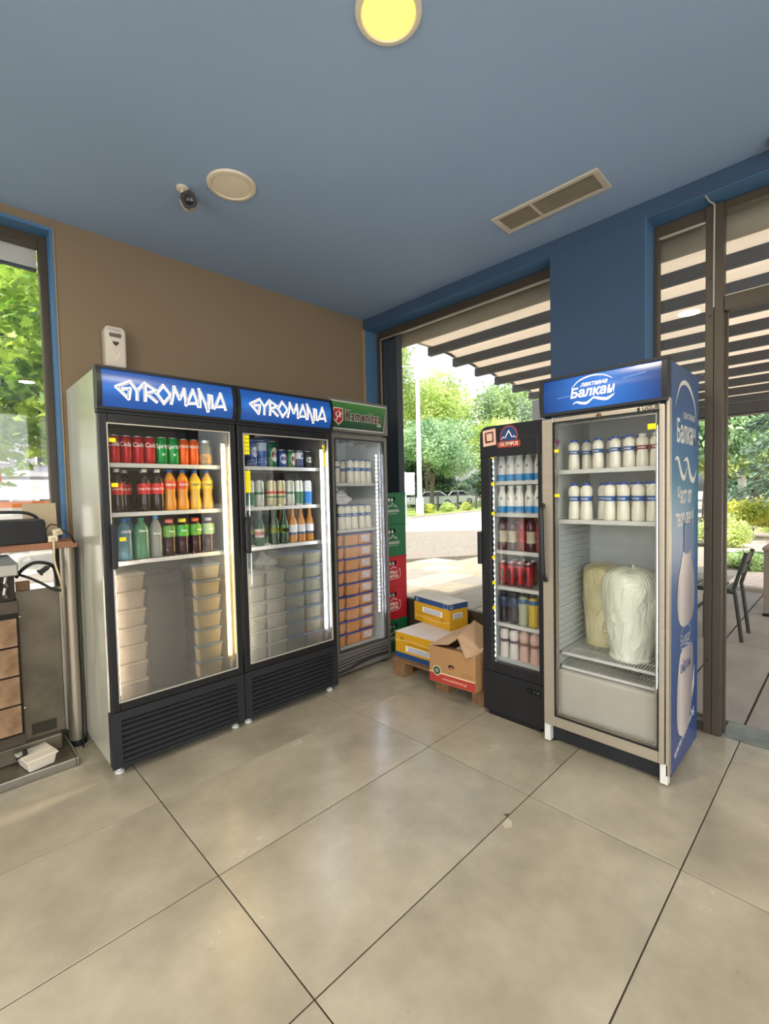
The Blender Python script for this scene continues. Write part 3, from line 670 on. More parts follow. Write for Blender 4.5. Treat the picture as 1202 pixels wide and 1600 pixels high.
tree('garden_tree', 'pale green tree with a forked trunk, right one of two beyond the garden', 'tree', (-28.6, -1.5, -0.05), (-28.6, -1.2, 4.4), (3.6, 3.6, 2.8), L_lime, 13000, 0.28, seed=21)
tree('garden_tree', 'pale green tree with a straight trunk, left one of two beyond the garden', 'tree', (-27.9, -2.7, -0.05), (-27.9, -3.0, 4.8), (3.4, 3.4, 3.1), L_lime, 13000, 0.28, seed=22)
tree('garden_tree', 'blue-green leafy tree just left of the doorway view', 'tree', (-19.5, -1.9, -0.05), (-19.6, -1.5, 4.3), (2.0, 2.0, 2.4), L_blue, 12000, 0.22, seed=23)
tree('garden_tree', 'tall dark tree filling the background behind the fir', 'tree', (-36, -1.0, -0.05), (-36, 0.5, 6.5), (6, 6, 5), L_dark, 14000, 0.4, seed=24)
tree('garden_tree', 'broad dark tree in the far right background beyond the road', 'tree', (-42, 12.0, -0.05), (-42, 12, 6.0), (6, 6, 5), L_mid, 12000, 0.4, seed=25)
tag(MB().tube([(-30.6, -2.35, -0.07), (-30.6, -2.35, 3.4)], 0.20, 12).build('white_post', mat('white_painted_steel', 'e8e8e6', 0.5, var=0.03), smooth=True), 'thick white post standing between the two garden tree trunks', 'post')

# street scene beyond the rear window
pole = empty('street_lamp', (-20.7, -17.6, -0.02), 0, 'tall pale grey street lamp pole with two arms beyond the road', 'street lamp')
M_pole = mat('pale_galvanised', 'd3d6d8', 0.5, 0.2, var=0.04)
MB().tube([(0, 0, -0.05), (0, 0, 1.2), (0, 0, 12)], [0.21, 0.17, 0.11], 14).build('pole', M_pole, pole, smooth=True)
MB().tube([(0, 0, 9.6), (-0.8, 0.75, 10.2), (-1.5, 1.4, 10.5)], 0.05, 8).build('arm', M_pole, pole, smooth=True)
MB().tube([(0, 0, 9.4), (0.6, -0.6, 9.42), (1.0, -1.0, 9.42)], 0.045, 8).build('arm', M_pole, pole, smooth=True)
MB().ball((-1.75, 1.62, 10.5), 0.3, 10, 6, (1.0, 1.0, 0.35)).build('lamp_head', M_pole, pole, smooth=True)
MB().ball((1.1, -1.1, 9.42), 0.26, 10, 6, (1.0, 1.0, 0.35)).build('lamp_head', M_pole, pole, smooth=True)
MB().lathe([(0.26, 0), (0.26, 1.0), (0.2, 1.1), (0.19, 1.1)], 14).build('base_sleeve', M_pole, pole, (0, 0, -0.05), smooth=True)
t = empty('road_sign', (-17.88, -16.19, -0.02), radians(-46), 'back of a square grey road sign left of the street lamp', 'sign')
MB().tube([(0, 0, -0.05), (0, 0, 2.6)], 0.035, 8).build('post', M_pole, t, smooth=True)
box('plate', mat('sign_back_grey', 'b9b6b2', 0.5, 0.3, var=0.05), -0.52, 0.52, 0.035, 0.055, 1.25, 2.55, t, bevel=0.004)
box('bracket', M_pole, -0.45, 0.45, -0.005, 0.034, 1.88, 1.93, t)
fence = empty('street_fence', (-20.0, -19.4, -0.02), 0, 'long dark metal railing along the far side of the road', 'fence')
M_fence = mat('dark_railing', '46474a', 0.6, 0.3, var=0.1)
FP = [(-13.0, -21.5), (-20.0, -19.4), (-31.0, -18.7), (-42.0, -20.0)]
barsM = MB(); pm = None
for (a, b2) in zip(FP[:-1], FP[1:]):
    dx, dy = b2[0]-a[0], b2[1]-a[1]; L = math.hypot(dx, dy); n = max(1, round(L/2.1))
    ox, oy = -20.0, -19.4
    for k in range(n):
        x, y = a[0]+dx*k/n-ox, a[1]+dy*k/n-oy
        if pm is None: pm = MB().box(-0.05, 0.05, -0.05, 0.05, -0.05, 1.18).build('post', M_fence, fence); pm.location = (x, y, 0)
        else:
            o = pm.copy(); COL.objects.link(o); o.parent = fence; o.location = (x, y, 0)
    for z in (0.18, 1.08): MB().tube([(a[0]-ox, a[1]-oy, z), (b2[0]-ox, b2[1]-oy, z)], 0.022, 6).build('rail', M_fence, fence)
    m_ = int(L/0.15)
    for k in range(m_):
        x, y = a[0]+dx*k/m_-ox, a[1]+dy*k/m_-oy; barsM.box(x-0.009, x+0.009, y-0.009, y+0.009, 0.18, 1.08)
barsM.build('baluster', M_fence, fence)['kind'] = 'stuff'
for i, (x, y, w) in enumerate([(-18.4, -18.4, 1.2), (-22.0, -18.2, 1.5), (-24.1, -18.0, 1.4), (-26.2, -17.8, 1.2), (-30.0, -17.6, 1.9), (-33.0, -17.9, 1.4)]):
    shrub('small weedy green plant along the street railing, ' + ORD[i] + ' from the beer crates', (x, y, 0.30), (w*0.6, 0.5, 0.34 if i != 4 else 0.75), L_yel if i % 2 else L_lime, 1100, 0.12, 40+i, name='verge_plant', stems=2)
def car(x, y, rot, col, label, z=-0.02):
    t = empty('car', (x, y, z), rot, label, 'car'); m = mat('car_paint_'+col, col, 0.25, 0.1, var=0.02, coat=0.6)
    body = MB()
    prof = [(-2.15, 0.28), (-2.18, 0.62), (-2.05, 0.92), (-1.35, 0.98), (-0.75, 1.42), (0.75, 1.46), (1.45, 0.98), (2.05, 0.85), (2.2, 0.55), (2.15, 0.28), (1.75, 0.26), (1.62, 0.5), (1.15, 0.5), (1.0, 0.26), (-1.05, 0.26), (-1.2, 0.5), (-1.62, 0.5), (-1.78, 0.26)]
    n = len(prof); Y = 0.86
    vs = []
    for sgn in (-1, 1):
        for (a, b) in prof: vs.append((a, sgn*Y*(1 if b < 1.0 else 0.78), b))
    body.add(vs, [tuple(range(n)), tuple(range(2*n-1, n-1, -1))]+[(i, i+n, (i+1) % n+n, (i+1) % n) for i in range(n)])
    body.build('body', m, t, bevel=0.04)
    gm = mat('car_glass', '20262c', 0.08, var=0.02)
    for sgn in (-1, 1):
        yo = sgn*0.80
        MB().add([(-1.22, sgn*0.865, 1.0), (-0.72, sgn*0.70, 1.36), (-0.05, sgn*0.70, 1.38), (-0.05, sgn*0.865, 1.0), (-1.22, sgn*0.84, 1.0), (-0.72, sgn*0.67, 1.36), (-0.05, sgn*0.67, 1.38), (-0.05, sgn*0.84, 1.0)], [(0, 1, 2, 3), (4, 7, 6, 5), (0, 4, 5, 1), (1, 5, 6, 2), (2, 6, 7, 3), (3, 7, 4, 0)]).build('side_window', gm, t)
        MB().add([(1.30, sgn*0.865, 1.0), (0.70, sgn*0.70, 1.40), (0.03, sgn*0.70, 1.38), (0.03, sgn*0.865, 1.0), (1.30, sgn*0.84, 1.0), (0.70, sgn*0.67, 1.40), (0.03, sgn*0.67, 1.38), (0.03, sgn*0.84, 1.0)], [(0, 3, 2, 1), (4, 5, 6, 7), (0, 1, 5, 4), (1, 2, 6, 5), (2, 3, 7, 6), (3, 0, 4, 7)]).build('side_window', gm, t)
        for wx in (-1.41, 1.39):
            wn = MB().lathe([(0.0, -0.10), (0.27, -0.11), (0.33, -0.08), (0.33, 0.08), (0.27, 0.11), (0.0, 0.10)], 20).build('wheel', M_rubber, t, (wx, sgn*0.80, 0.33), (pi/2, 0, 0), smooth=True)
            MB().lathe([(0.0, -0.125), (0.16, -0.12), (0.19, -0.11), (0.19, 0.11), (0.16, 0.12), (0.0, 0.125)], 16).build('hubcap', M_chrome, wn, smooth=True)
    MB().add([(-0.80, -0.6, 1.40), (-0.80, 0.6, 1.40), (-1.36, 0.72, 1.0), (-1.36, -0.72, 1.0)], [(0, 1, 2, 3)]).build('rear_window', gm, t)
    MB().add([(0.80, -0.6, 1.435), (0.80, 0.6, 1.435), (1.44, 0.72, 1.0), (1.44, -0.72, 1.0)], [(0, 3, 2, 1)]).build('windscreen', gm, t)
    for sgn in (-0.62, 0.62):
        box('headlight', M_chrome, 2.10, 2.19, sgn-0.16, sgn+0.16, 0.62, 0.74, t, bevel=0.02)
        box('tail_light', mat('tail_red', '8a1a18', 0.3, var=0.05), -2.19, -2.10, sgn-0.14, sgn+0.14, 0.66, 0.84, t, bevel=0.02)
    return t
car(-23.2, -23.9, radians(20), 'c9ccd2', 'silver car behind the railing, nearest to the green beer crates')
car(-31.5, -25.8, radians(150), 'dfe2e4', 'white car parked under the trees right of the street lamp')
car(-37.5, -27.6, radians(165), 'eceeee', 'white car farther back, half hidden behind a tree trunk')
car(-41.0, -24.0, radians(150), 'c6cace', 'pale grey car farthest right under the dark trees')
ST = [('tall lime-green tree left of the street lamp', (-25.5, -27.0), (-25.0, -27.2, 11.0), (4.8, 4.8, 8.0), L_lime, 26000, 0.26, 31),
      ('lime-green tree with drooping crown right of the street lamp', (-33.0, -27.5), (-33.2, -27.0, 9.2), (4.4, 4.4, 4.6), L_lime, 17000, 0.25, 32),
      ('low bluish-green tree with dense dome crown behind the railing', (-27.4, -22.2), (-27.6, -21.6, 5.0), (4.2, 4.2, 2.6), L_blue, 22000, 0.22, 33),
      ('tall rounded tree behind the narrow black fridge', (-41.0, -22.6), (-41.0, -22.4, 8.0), (6.2, 6.2, 5.4), L_mid, 22000, 0.30, 34),
      ('yellow-green tree right of the bluish one, close to the railing', (-34.0, -21.5), (-34.0, -20.5, 5.4), (3.2, 3.2, 3.2), L_lime, 11000, 0.22, 35),
      ('distant hazy tree in the gap below the canopy', (-58, -43), (-58, -43, 12.0), (5.5, 5.5, 6), L_blue, 14000, 0.40, 36),
      ('dark shady tree behind the parked white car', (-40, -36), (-40, -36, 6.0), (6, 6, 5.0), L_dark, 16000, 0.40, 37),
      ('dark shady tree farther right behind the parked cars', (-54, -29), (-54, -29, 6.5), (7, 7, 5.5), L_dark, 16000, 0.40, 38),
      ('broad green tree behind the right fridge and pillar', (-48, -9), (-48, -9, 6.5), (6, 6, 6), L_mid, 15000, 0.40, 39)]
for lab, b, c_, r_, m_, n_, s_, sd in ST:
    tree('street_tree', lab, 'tree', (b[0], b[1], -0.02), c_, r_, m_, n_, s_, k=14, trunk=0.20, seed=sd)

for i, (x, y, lab) in enumerate([(-38.5, -40.5, 'long dark hedge mass behind the parked cars, left part'), (-43.5, -35.5, 'long dark hedge mass behind the parked cars, middle part'), (-49, -30.5, 'long dark hedge mass behind the parked cars, right part'), (-54, -17, 'long dark hedge mass far behind the pillar'), (-56, -4, 'long dark hedge mass far beyond the garden, left part'), (-56, 9, 'long dark hedge mass far beyond the garden, right part')]):
    shrub(lab, (x, y, 2.2), (4.8, 4.8, 2.6), L_dark, 7000, 0.5, 70+i, name='hedge', stems=2)
tree('street_tree', 'mid green tree standing between the maple and the grey building', 'tree', (2.2, -10.8, -0.05), (1.3, -10.6, 5.1), (2.9, 2.0, 2.8), L_mid, 15000, 0.2, seed=57)
# outside the left window: maple, building, kiosk
bld = empty('grey_building', (-2.5, -24, -0.07), radians(8), 'grey rendered building with white-framed windows seen through the left window', 'building')
M_gw = mat('grey_render', '9c9ba4', 0.85, var=0.04, vscale=1)
box('wall', M_gw, -6, 8, -6, 0, 0, 9, bld)
box('cornice', mat('pale_trim', 'b7b3b8', 0.8, var=0.03), -6.1, 8.1, -0.02, 0.18, 2.55, 2.75, bld)
for x in (-4.2, -2.0, 0.4, 2.4, 4.4):
    for z in (0.95, 3.1, 6.0):
        f = MB().box(x-0.55, x+0.55, -0.02, 0.07, z, z+1.35).build('window_frame', M_white, bld, bevel=0.01)
        for q in (-0.25, 0.25): box('window_pane', mat('dark_blue_pane', '3c4750', 0.1, var=0.1), x+q-0.20, x+q+0.20, 0.071, 0.078, z+0.10, z+1.25, f)
kk = empty('street_kiosk', (0.35, -15.2, -0.07), radians(4), 'orange and white street kiosk seen low through the left window', 'kiosk')
box('body', mat('kiosk_white', 'e9e4de', 0.6, var=0.03), -1.6, 0.35, -1.4, 0.5, 0, 1.35, kk, bevel=0.02)
box('orange_band', mat('kiosk_orange', 'e8853a', 0.6, var=0.04), -1.62, 0.37, 0.5, 0.53, 1.28, 1.46, kk)
MB().add([(-1.7, 0.9, 1.55), (0.45, 0.9, 1.55), (0.45, -1.4, 2.15), (-1.7, -1.4, 2.15), (-1.7, 0.9, 1.50), (0.45, 0.9, 1.50), (0.45, -1.4, 2.10), (-1.7, -1.4, 2.10)], [(0, 1, 2, 3), (4, 7, 6, 5), (0, 4, 5, 1), (1, 5, 6, 2), (2, 6, 7, 3), (3, 7, 4, 0)]).build('awning', mat('kiosk_awning', 'f0ece6', 0.7, var=0.03), kk)
box('red_banner', mat('kiosk_red', 'c8452a', 0.6, var=0.1), -0.1, 0.9, -0.9, -0.8, 1.6, 2.5, kk)
L_map = leafmat('maple_leaf_green', '557a2c', 'b3c765', 3.0, 0.42)
mp = empty('maple_tree', (3.4, -4.8, -0.02), 0, 'leafy green maple branches filling the left window', 'tree')
moff = Vector((3.4, -4.8, -0.02))
MB().tube([(0, 0, -0.05), (-0.1, 0.05, 1.6), (-0.4, 0.1, 2.6), (-1.2, 0.3, 3.5), (-2.2, 0.5, 4.1)], [0.17, 0.14, 0.11, 0.07, 0.03], 10).build('trunk', M_bark, mp, smooth=True)
for k, e in enumerate([(1.9, -3.7, 2.2), (1.2, -3.6, 2.6), (1.5, -3.3, 3.2), (0.7, -3.9, 3.6), (1.9, -4.1, 3.8), (0.8, -3.6, 2.3), (1.6, -3.9, 1.9)]):
    s0 = Vector((-0.3-0.15*k, 0.1, 2.3+0.2*k)); e = Vector(e)-moff
    MB().tube([s0, (s0+e)/2+Vector((0, 0, 0.2)), e], [0.04, 0.025, 0.008], 6).build('branch', M_bark, mp, smooth=True)
def maple_leaf():
    pts = [(0, -0.12), (0.16, -0.26), (0.20, -0.08), (0.48, -0.14), (0.40, 0.04), (0.62, 0.26), (0.38, 0.24), (0.34, 0.40), (0.20, 0.30), (0.16, 0.46), (0.0, 0.74),
           (-0.16, 0.46), (-0.20, 0.30), (-0.34, 0.40), (-0.38, 0.24), (-0.62, 0.26), (-0.40, 0.04), (-0.48, -0.14), (-0.20, -0.08), (-0.16, -0.26)]
    vs = [(0, 0.05, 0.0)]+[(x, y, -0.22*(x*x+0.5*y*y)) for x, y in pts]
    return vs, [(0, i+1, (i+1) % len(pts)+1) for i in range(len(pts))]
lv, lf = maple_leaf()
cl = lumps((1.45, -3.95, 2.95), (1.35, 0.95, 1.5), 30, spread=0.95, seed=5)
NL = 5200
B = np.array(cl); g = np.random.default_rng(9)
idx = g.integers(0, len(B), NL); d = g.normal(size=(NL, 3)); d /= np.linalg.norm(d, axis=1, keepdims=True)
pos = B[idx, :3]+d*B[idx, 3:]*(0.5+0.7*g.random((NL, 1)))
pos = pos[pos[:, 2] > 1.50+0.9*np.clip((1.30-pos[:, 0]), 0, 1)]
order = np.argsort(-pos[:, 1]+0.8*np.abs(pos[:, 0]-1.35)); pos = pos[order]
lme = None; V = []; F = []; lvn = np.array(lv)
for i, p in enumerate(pos):
    e = (g.normal(0, 0.55)+0.5, g.normal(0, 0.5), g.uniform(0, 6.28)); s = 0.105*(0.7+0.6*g.random())
    if i < 290:
        if lme is None:
            lme = bpy.data.meshes.new('leaf'); lme.from_pydata(lv, [], lf); lme.materials.append(L_map)
        o = link('leaf', lme, mp, Vector(p)-moff, e); o.scale = (s, s, s)
    else:
        R = np.array(Matrix.Translation(Vector(p)-moff) @ __import__('mathutils').Euler(e).to_matrix().to_4x4() @ Matrix.Scale(s, 4))
        n0 = len(V)*len(lv); V.append(lvn@R[:3, :3].T+R[:3, 3]); F.append(np.array(lf)+n0)
npmesh('foliage', np.concatenate(V), np.concatenate(F), L_map, mp, 'stuff')
tree('street_tree', 'green climbing tree beside the grey building outside the left window', 'tree', (-1.3, -11.5, -0.05), (-1.2, -11.3, 3.0), (1.3, 1.3, 2.7), L_mid, 9000, 0.17, seed=55)
tree('street_tree', 'tall dense tree across the street outside the left window', 'tree', (3.5, -15, -0.05), (2.6, -14.5, 6.5), (4.2, 3.2, 3.8), L_lime, 12000, 0.25, seed=56)

# ================================================================== FRIDGES
def led_mat(key, c, s): return mat(key, c, 0.5, emit=c, estr=s, var=0.001)
M_liner = mat('grey_liner', '8d8f8c', 0.5, var=0.04, vscale=3)
M_linerw = mat('white_liner', 'c3c8c6', 0.45, var=0.03, vscale=3)
M_trim = mat('thin_silver_trim', 'c9c4b6', 0.35, 0.4, var=0.03)
def slats(parent, name, m, x0, x1, y0, y1, z0, z1, n, h):
    first = None
    for i in range(n):
        z = z0+(z1-z0)*i/(n-1)
        if first is None:
            first = MB().add([(x0, y0, 0), (x1, y0, 0), (x1, y1, h*0.55), (x0, y1, h*0.55), (x0, y0, h*0.35), (x1, y0, h*0.35), (x1, y1, h*0.9), (x0, y1, h*0.9)], [(0, 3, 2, 1), (4, 5, 6, 7), (0, 1, 5, 4), (1, 2, 6, 5), (2, 3, 7, 6), (3, 0, 4, 7)]).build(name, m, parent, (0, 0, z))
        else:
            o = first.copy(); COL.objects.link(o); o.parent = parent; o.location = (0, 0, z)
def fridge(name, loc, rot, label, w, d, h, side, frame, liner, door, gl, base_h, shelves, shelf_m, sy0=0.085, body_front=0.045, th=0.04, base=None):
    """door = (x0,x1,z0,z1) outer frame, gl = (x0,x1,z0,z1) glass opening; front of the door is local y=0, facing -Y"""
    t = empty(name, (*loc, 0), rot, label, 'fridge')
    bf = body_front; zi0, zi1 = gl[2]-0.03, min(gl[3]+0.06, h-0.1)
    MB().box(0, th, bf, d, base_h, h-0.02).box(w-th, w, bf, d, base_h, h-0.02).build('side_panel', side, t, bevel=0.003)
    MB().box(th, w-th, d-0.03, d, 0.03, h-0.02).build('back_panel', side, t)
    MB().box(th, w-th, bf, d-0.03, base_h, zi0-0.011).box(th, w-th, bf, d-0.03, zi1+0.011, h-0.02).build('cabinet_core', frame, t)
    q = MB(); q.box(th, th+0.01, bf, d-0.03, zi0, zi1); q.box(w-th-0.01, w-th, bf, d-0.03, zi0, zi1); q.box(th, w-th, d-0.04, d-0.03, zi0, zi1); q.box(th, w-th, bf, d-0.03, zi0-0.01, zi0); q.box(th, w-th, bf, d-0.03, zi1, zi1+0.01)
    q.build('liner', liner, t)
    # door: frame with glass, gasket
    D = MB(); D.box(door[0], gl[0], 0, 0.035, door[2], door[3]); D.box(gl[1], door[1], 0, 0.035, door[2], door[3]); D.box(gl[0], gl[1], 0, 0.035, door[2], gl[2]); D.box(gl[0], gl[1], 0, 0.035, gl[3], door[3])
    dr = D.build('door', frame, t, bevel=0.004)
    box('glass', M_fglass, gl[0], gl[1], 0.010, 0.014, gl[2], gl[3], dr)
    # shelves
    for z in shelves:
        s = MB(); s.box(th+0.012, w-th-0.012, sy0, sy0+0.008, z-0.022, z)
        s.box(th+0.012, w-th-0.012, d-0.06, d-0.052, z-0.010, z)
        s.box(th+0.012, th+0.018, sy0, d-0.05, z-0.012, z); s.box(w-th-0.018, w-th-0.012, sy0, d-0.05, z-0.012, z)
        n = 22
        for i in range(1, n): x = th+0.012+(w-2*th-0.024)*i/n; s.box(x-0.002, x+0.002, sy0+0.004, d-0.054, z-0.004, z)
        s.build('wire_shelf', shelf_m, t)['kind'] = 'stuff'
    return t, dr
def trim_frame(name, m, x0, x1, z0, z1, tck, y0, y1, parent):
    return MB().box(x0, x0+tck, y0, y1, z0, z1).box(x1-tck, x1, y0, y1, z0, z1).box(x0+tck, x1-tck, y0, y1, z0, z0+tck).box(x0+tck, x1-tck, y0, y1, z1-tck, z1).build(name, m, parent)
def dots(parent, x, y, z0, z1, n, em, px=0.006, housing=None, d2=0.0):
    h = housing or M_linerw
    box('led_strip', h, x-0.011, x+0.011, y, y+0.006, z0-0.01, z1+0.01, parent)
    b = MB()
    for i in range(n):
        z = z0+(z1-z0)*i/(n-1); b.lathe([(0, -0.004), (px*0.8, -0.0032), (px, 0.0), (0, 0.0)], 8)
        for k in range(len(b.v)-32, len(b.v)):
            v = b.v[k]; b.v[k] = (x+v[0], y+v[2], z+v[1])
    b.build('led_diodes', em, parent)['kind'] = 'stuff'
def stickers(parent, x, z, n, y=0.0085, w=0.030, h=0.020, gap=0.024):
    for i in range(n): box('price_sticker', M_yel, x, x+w, y, y+0.0012, z-i*gap-h, z-i*gap, parent)

GY = {'G': [[(0.92, 1.0), (0.0, 0.60), (0.80, 0.0), (0.90, 0.58), (0.42, 0.52)]], 'Y': [[(0, 1.02), (0.45, 0.5)], [(0.98, 1.0), (0.45, 0.5), (0.45, 0)]],
      'R': [[(0.12, 0), (0.12, 1.02), (0.90, 0.66), (0.22, 0.42), (0.92, 0.0)]], 'O': [[(0.5, 1.04), (1.04, 0.5), (0.52, -0.04), (0, 0.5), (0.5, 1.04), (0.6, 0.94)]],
      'M': [[(0, 0), (0.26, 1.05), (0.62, 0.32), (1.02, 1.0), (1.12, 0.02)]], 'A': [[(0, 0.0), (0.58, 1.02), (0.98, 0.0)], [(0.05, 0.12), (0.88, 0.20)]],
      'N': [[(0.12, 0), (0.10, 1.12), (0.80, -0.22), (0.86, 0.82)]], 'I': [[(0.14, 0.02), (0.12, 0.80)]]}
def gyromania(mbw, mbl, x0, z0, H, fn, adv=1.0, mirror=False, thick=0.21):
    W_ = {'G': 0.92, 'Y': 0.88, 'R': 0.92, 'O': 1.06, 'M': 1.12, 'A': 0.98, 'N': 0.98, 'I': 0.32}
    x = x0; tot = sum(W_[c] for c in 'GYROMANIA')
    for ch in 'GYROMANIA':
        for st in GY[ch]:
            pts = [(x+p[0]*H*adv, z0+p[1]*H) for p in st]
            for a, b in zip(pts[:-1], pts[1:]):
                dx, dy = b[0]-a[0], b[1]-a[1]; L = math.hypot(dx, dy); e = 0.06*H/L if L else 0
                a2 = (a[0]-dx*e, a[1]-dy*e); b2 = (b[0]+dx*e, b[1]+dy*e)
                ribbon(mbw, [(a2[0]+(b2[0]-a2[0])*q/6, a2[1]+(b2[1]-a2[1])*q/6) for q in range(7)], thick*H, fn)
                if mbl is not None:
                    nx, ny = -dy/L*thick*H*0.27, dx/L*thick*H*0.27
                    ribbon(mbl, [(a[0]+nx+dx*q/6, a[1]+ny+dy*q/6) for q in range(7)], 0.036*H, fn)
        x += W_[ch]*H*adv
    return x
def curved_sign(parent, w, z0, z1, m, frame, depth, bulge=0.018, y=-0.004):
    zc, hz = (z0+z1)/2, (z1-z0)/2
    def yc(z): return y-bulge*(1-((z-zc)/hz)**2)
    P = [(yc(z0+(z1-z0)*i/10), z0+(z1-z0)*i/10) for i in range(11)]
    poly = P+[(depth, z1), (depth, z0)]
    b = MB(); b.prism([(p[1], p[0]) for p in poly], 0, 1)
    b = MB(); n = len(poly)
    def pr(x0, x1, infl=0.0):
        q = MB(); vs = [(x0, p[0]-(infl if p[0] < depth else 0), p[1]) for p in poly]+[(x1, p[0]-(infl if p[0] < depth else 0), p[1]) for p in poly]
        q.add(vs, [tuple(range(n)), tuple(range(2*n-1, n-1, -1))]+[(i, i+n, (i+1) % n+n, (i+1) % n) for i in range(n)]); return q
    s = pr(0.022, w-0.022).build('sign_panel', m, parent, smooth=True)
    q = pr(0, 0.022, 0.004); e = pr(w-0.022, w, 0.004); q.add(e.v, e.f)
    q.box(0, w, y-0.006, depth, z1, z1+0.014); q.box(0, w, y-0.006, depth, z0-0.014, z0)
    q.build('sign_surround', frame, parent, smooth=True)
    return s, yc
def sign_blue(key, e=0.25): return mat(key, '1c4f9c', 0.3, emit='1f5cb4', estr=e, var=0.0, color2='1a56aa', vscale=1.2)

q = MB(); gyromania(q, None, 0.0, 0.885, 0.096, lambda x, z: (XF-0.0232, 0.13-x, z), thick=0.045); q.build('window_lettering', mat('white_vinyl', 'ffffff', 0.6, alpha=0.45), w1)
# --- fridge 1 and 2 (black fronts, blue signs)
M_sb = gradmat('sign_blue_print', [(-1, '1b4a94'), (1.9, '1b4a94'), (1.94, '2766b8'), (2.0, '1d4c96'), (3, '1a3f80')], 2, 0.3, emit=0.35)
M_sw = mat('backlit_white_letters', 'f4efe6', 0.5, emit='fff4e6', estr=0.55, var=0.001)
M_sl = mat('dark_blue_letter_line', '1c3f7c', 0.5, var=0.02)
M_inner = mat('dark_grey_liner', '85817a', 0.5, var=0.05, vscale=3)
def gyro_fridge(loc, label, led, led2, handle_x, film_m, liner):
    t, dr = fridge('display_fridge', loc, pi, label, 0.712, 0.655, 2.055, M_side, M_black, liner, (0.004, 0.708, 0.335, 1.818), (0.046, 0.672, 0.378, 1.772), 0.05, [1.583, 1.328, 1.075], M_shelf)
    trim_frame('glass_trim', M_trim, 0.038, 0.674, 0.376, 1.774, 0.005, -0.0005, 0.012, dr)
    hx = handle_x
    MB().box(hx, hx+0.026, -0.030, -0.018, 1.055, 1.275).box(hx, hx+0.026, -0.018, 0.0, 1.055, 1.075).box(hx, hx+0.026, -0.018, 0.0, 1.255, 1.275).build('handle', M_blackm, dr, bevel=0.004)
    box('film', film_m, 0.041, 0.671, 0.0165, 0.0168, 0.380, 1.058, dr)
    # black fascia and louvred base
    box('header_lip', M_blackm, 0, 0.712, 0.004, 0.045, 1.820, 1.838, t, bevel=0.003)
    s, yc = curved_sign(t, 0.712, 1.850, 2.032, M_sb, M_black, 0.045)
    fn = lambda x, z: (x, yc(z)-0.0010, z); fn2 = lambda x, z: (x, yc(z)-0.0018, z)
    a, b = MB(), MB()
    gyromania(a, b, 0.083, 1.896, 0.086, lambda x, z: (x, yc(min(z, 2.03))-0.0012, z), adv=0.80, thick=0.185); a.build('sign_lettering', M_sw, s)
    for i in range(len(b.v)): b.v[i] = (b.v[i][0], b.v[i][1]-0.0007, b.v[i][2])
    b.build('letter_outline', M_sl, s)
    bs = MB().box(0.0, 0.712, 0.03, 0.06, 0.045, 0.330).build('base_grille', M_blackm, t, bevel=0.003)
    box('grille_surround', M_blackm, 0.0, 0.045, 0.006, 0.03, 0.045, 0.330, bs); box('grille_surround', M_blackm, 0.667, 0.712, 0.006, 0.03, 0.045, 0.330, bs)
    box('grille_surround', M_blackm, 0.045, 0.667, 0.006, 0.03, 0.285, 0.330, bs); box('grille_surround', M_blackm, 0.045, 0.667, 0.006, 0.03, 0.045, 0.062, bs)
    slats(bs, 'louvre', M_blackm, 0.045, 0.667, 0.008, 0.03, 0.066, 0.262, 8, 0.026)
    for x in (0.04, 0.672): MB().lathe([(0.022, 0), (0.022, 0.012), (0.012, 0.014), (0.012, 0.052), (0, 0.052)], 14).build('foot', M_white, t, (x, 0.06, 0), smooth=True)
    for x in (0.04, 0.672): MB().lathe([(0.022, 0), (0.022, 0.012), (0.012, 0.014), (0.012, 0.052), (0, 0.052)], 14).build('foot', M_white, t, (x, 0.60, 0), smooth=True)
    # LED tube at the right front corner
    box('led_housing', M_linerw, 0.640, 0.662, 0.050, 0.062, 0.44, 1.71, t)
    MB().tube([(0.650, 0.046, 0.455), (0.650, 0.046, 1.69)], 0.0085, 10).build('led_tube', led, t, smooth=True)
    MB().tube([(0.0535, 0.041, 0.40), (0.0535, 0.041, 1.04)], 0.0035, 8).build('led_tube', led2, t, smooth=True)
    return t, dr
LED1b = led_mat('pinkish_led', 'ffe2cc', 420.0); LED2b = led_mat('neutral_led', 'fff6e6', 300.0)
LED1 = led_mat('warm_led', 'ffd78c', 70.0); LED2 = led_mat('white_led', 'eef2ff', 60.0)
FILM = film('frosted_film', (1.0, 1.0, 0.98), 0.272, 0.18)
F1, F1d = gyro_fridge((1.307, -0.335), 'black and white display fridge with warm yellow light, leftmost of the row', LED1, LED1b, 0.030, FILM, M_inner)
F2, F2d = gyro_fridge((0.590, -0.335), 'black display fridge with cool white light, middle of the left row', LED2, LED2b, 0.030, FILM, M_inner)
stickers(F1d, 0.048, 1.700, 1); stickers(F1d, 0.050, 1.478, 1); stickers(F1d, 0.075, 1.206, 1)
stickers(F2d, 0.044, 1.765, 5, w=0.04, h=0.021); stickers(F2d, 0.050, 1.550, 6, w=0.034, h=0.021, gap=0.022)
stickers(F2d, 0.628, 1.735, 2, w=0.02, h=0.02); stickers(F2d, 0.634, 1.685, 4, w=0.02, h=0.02)

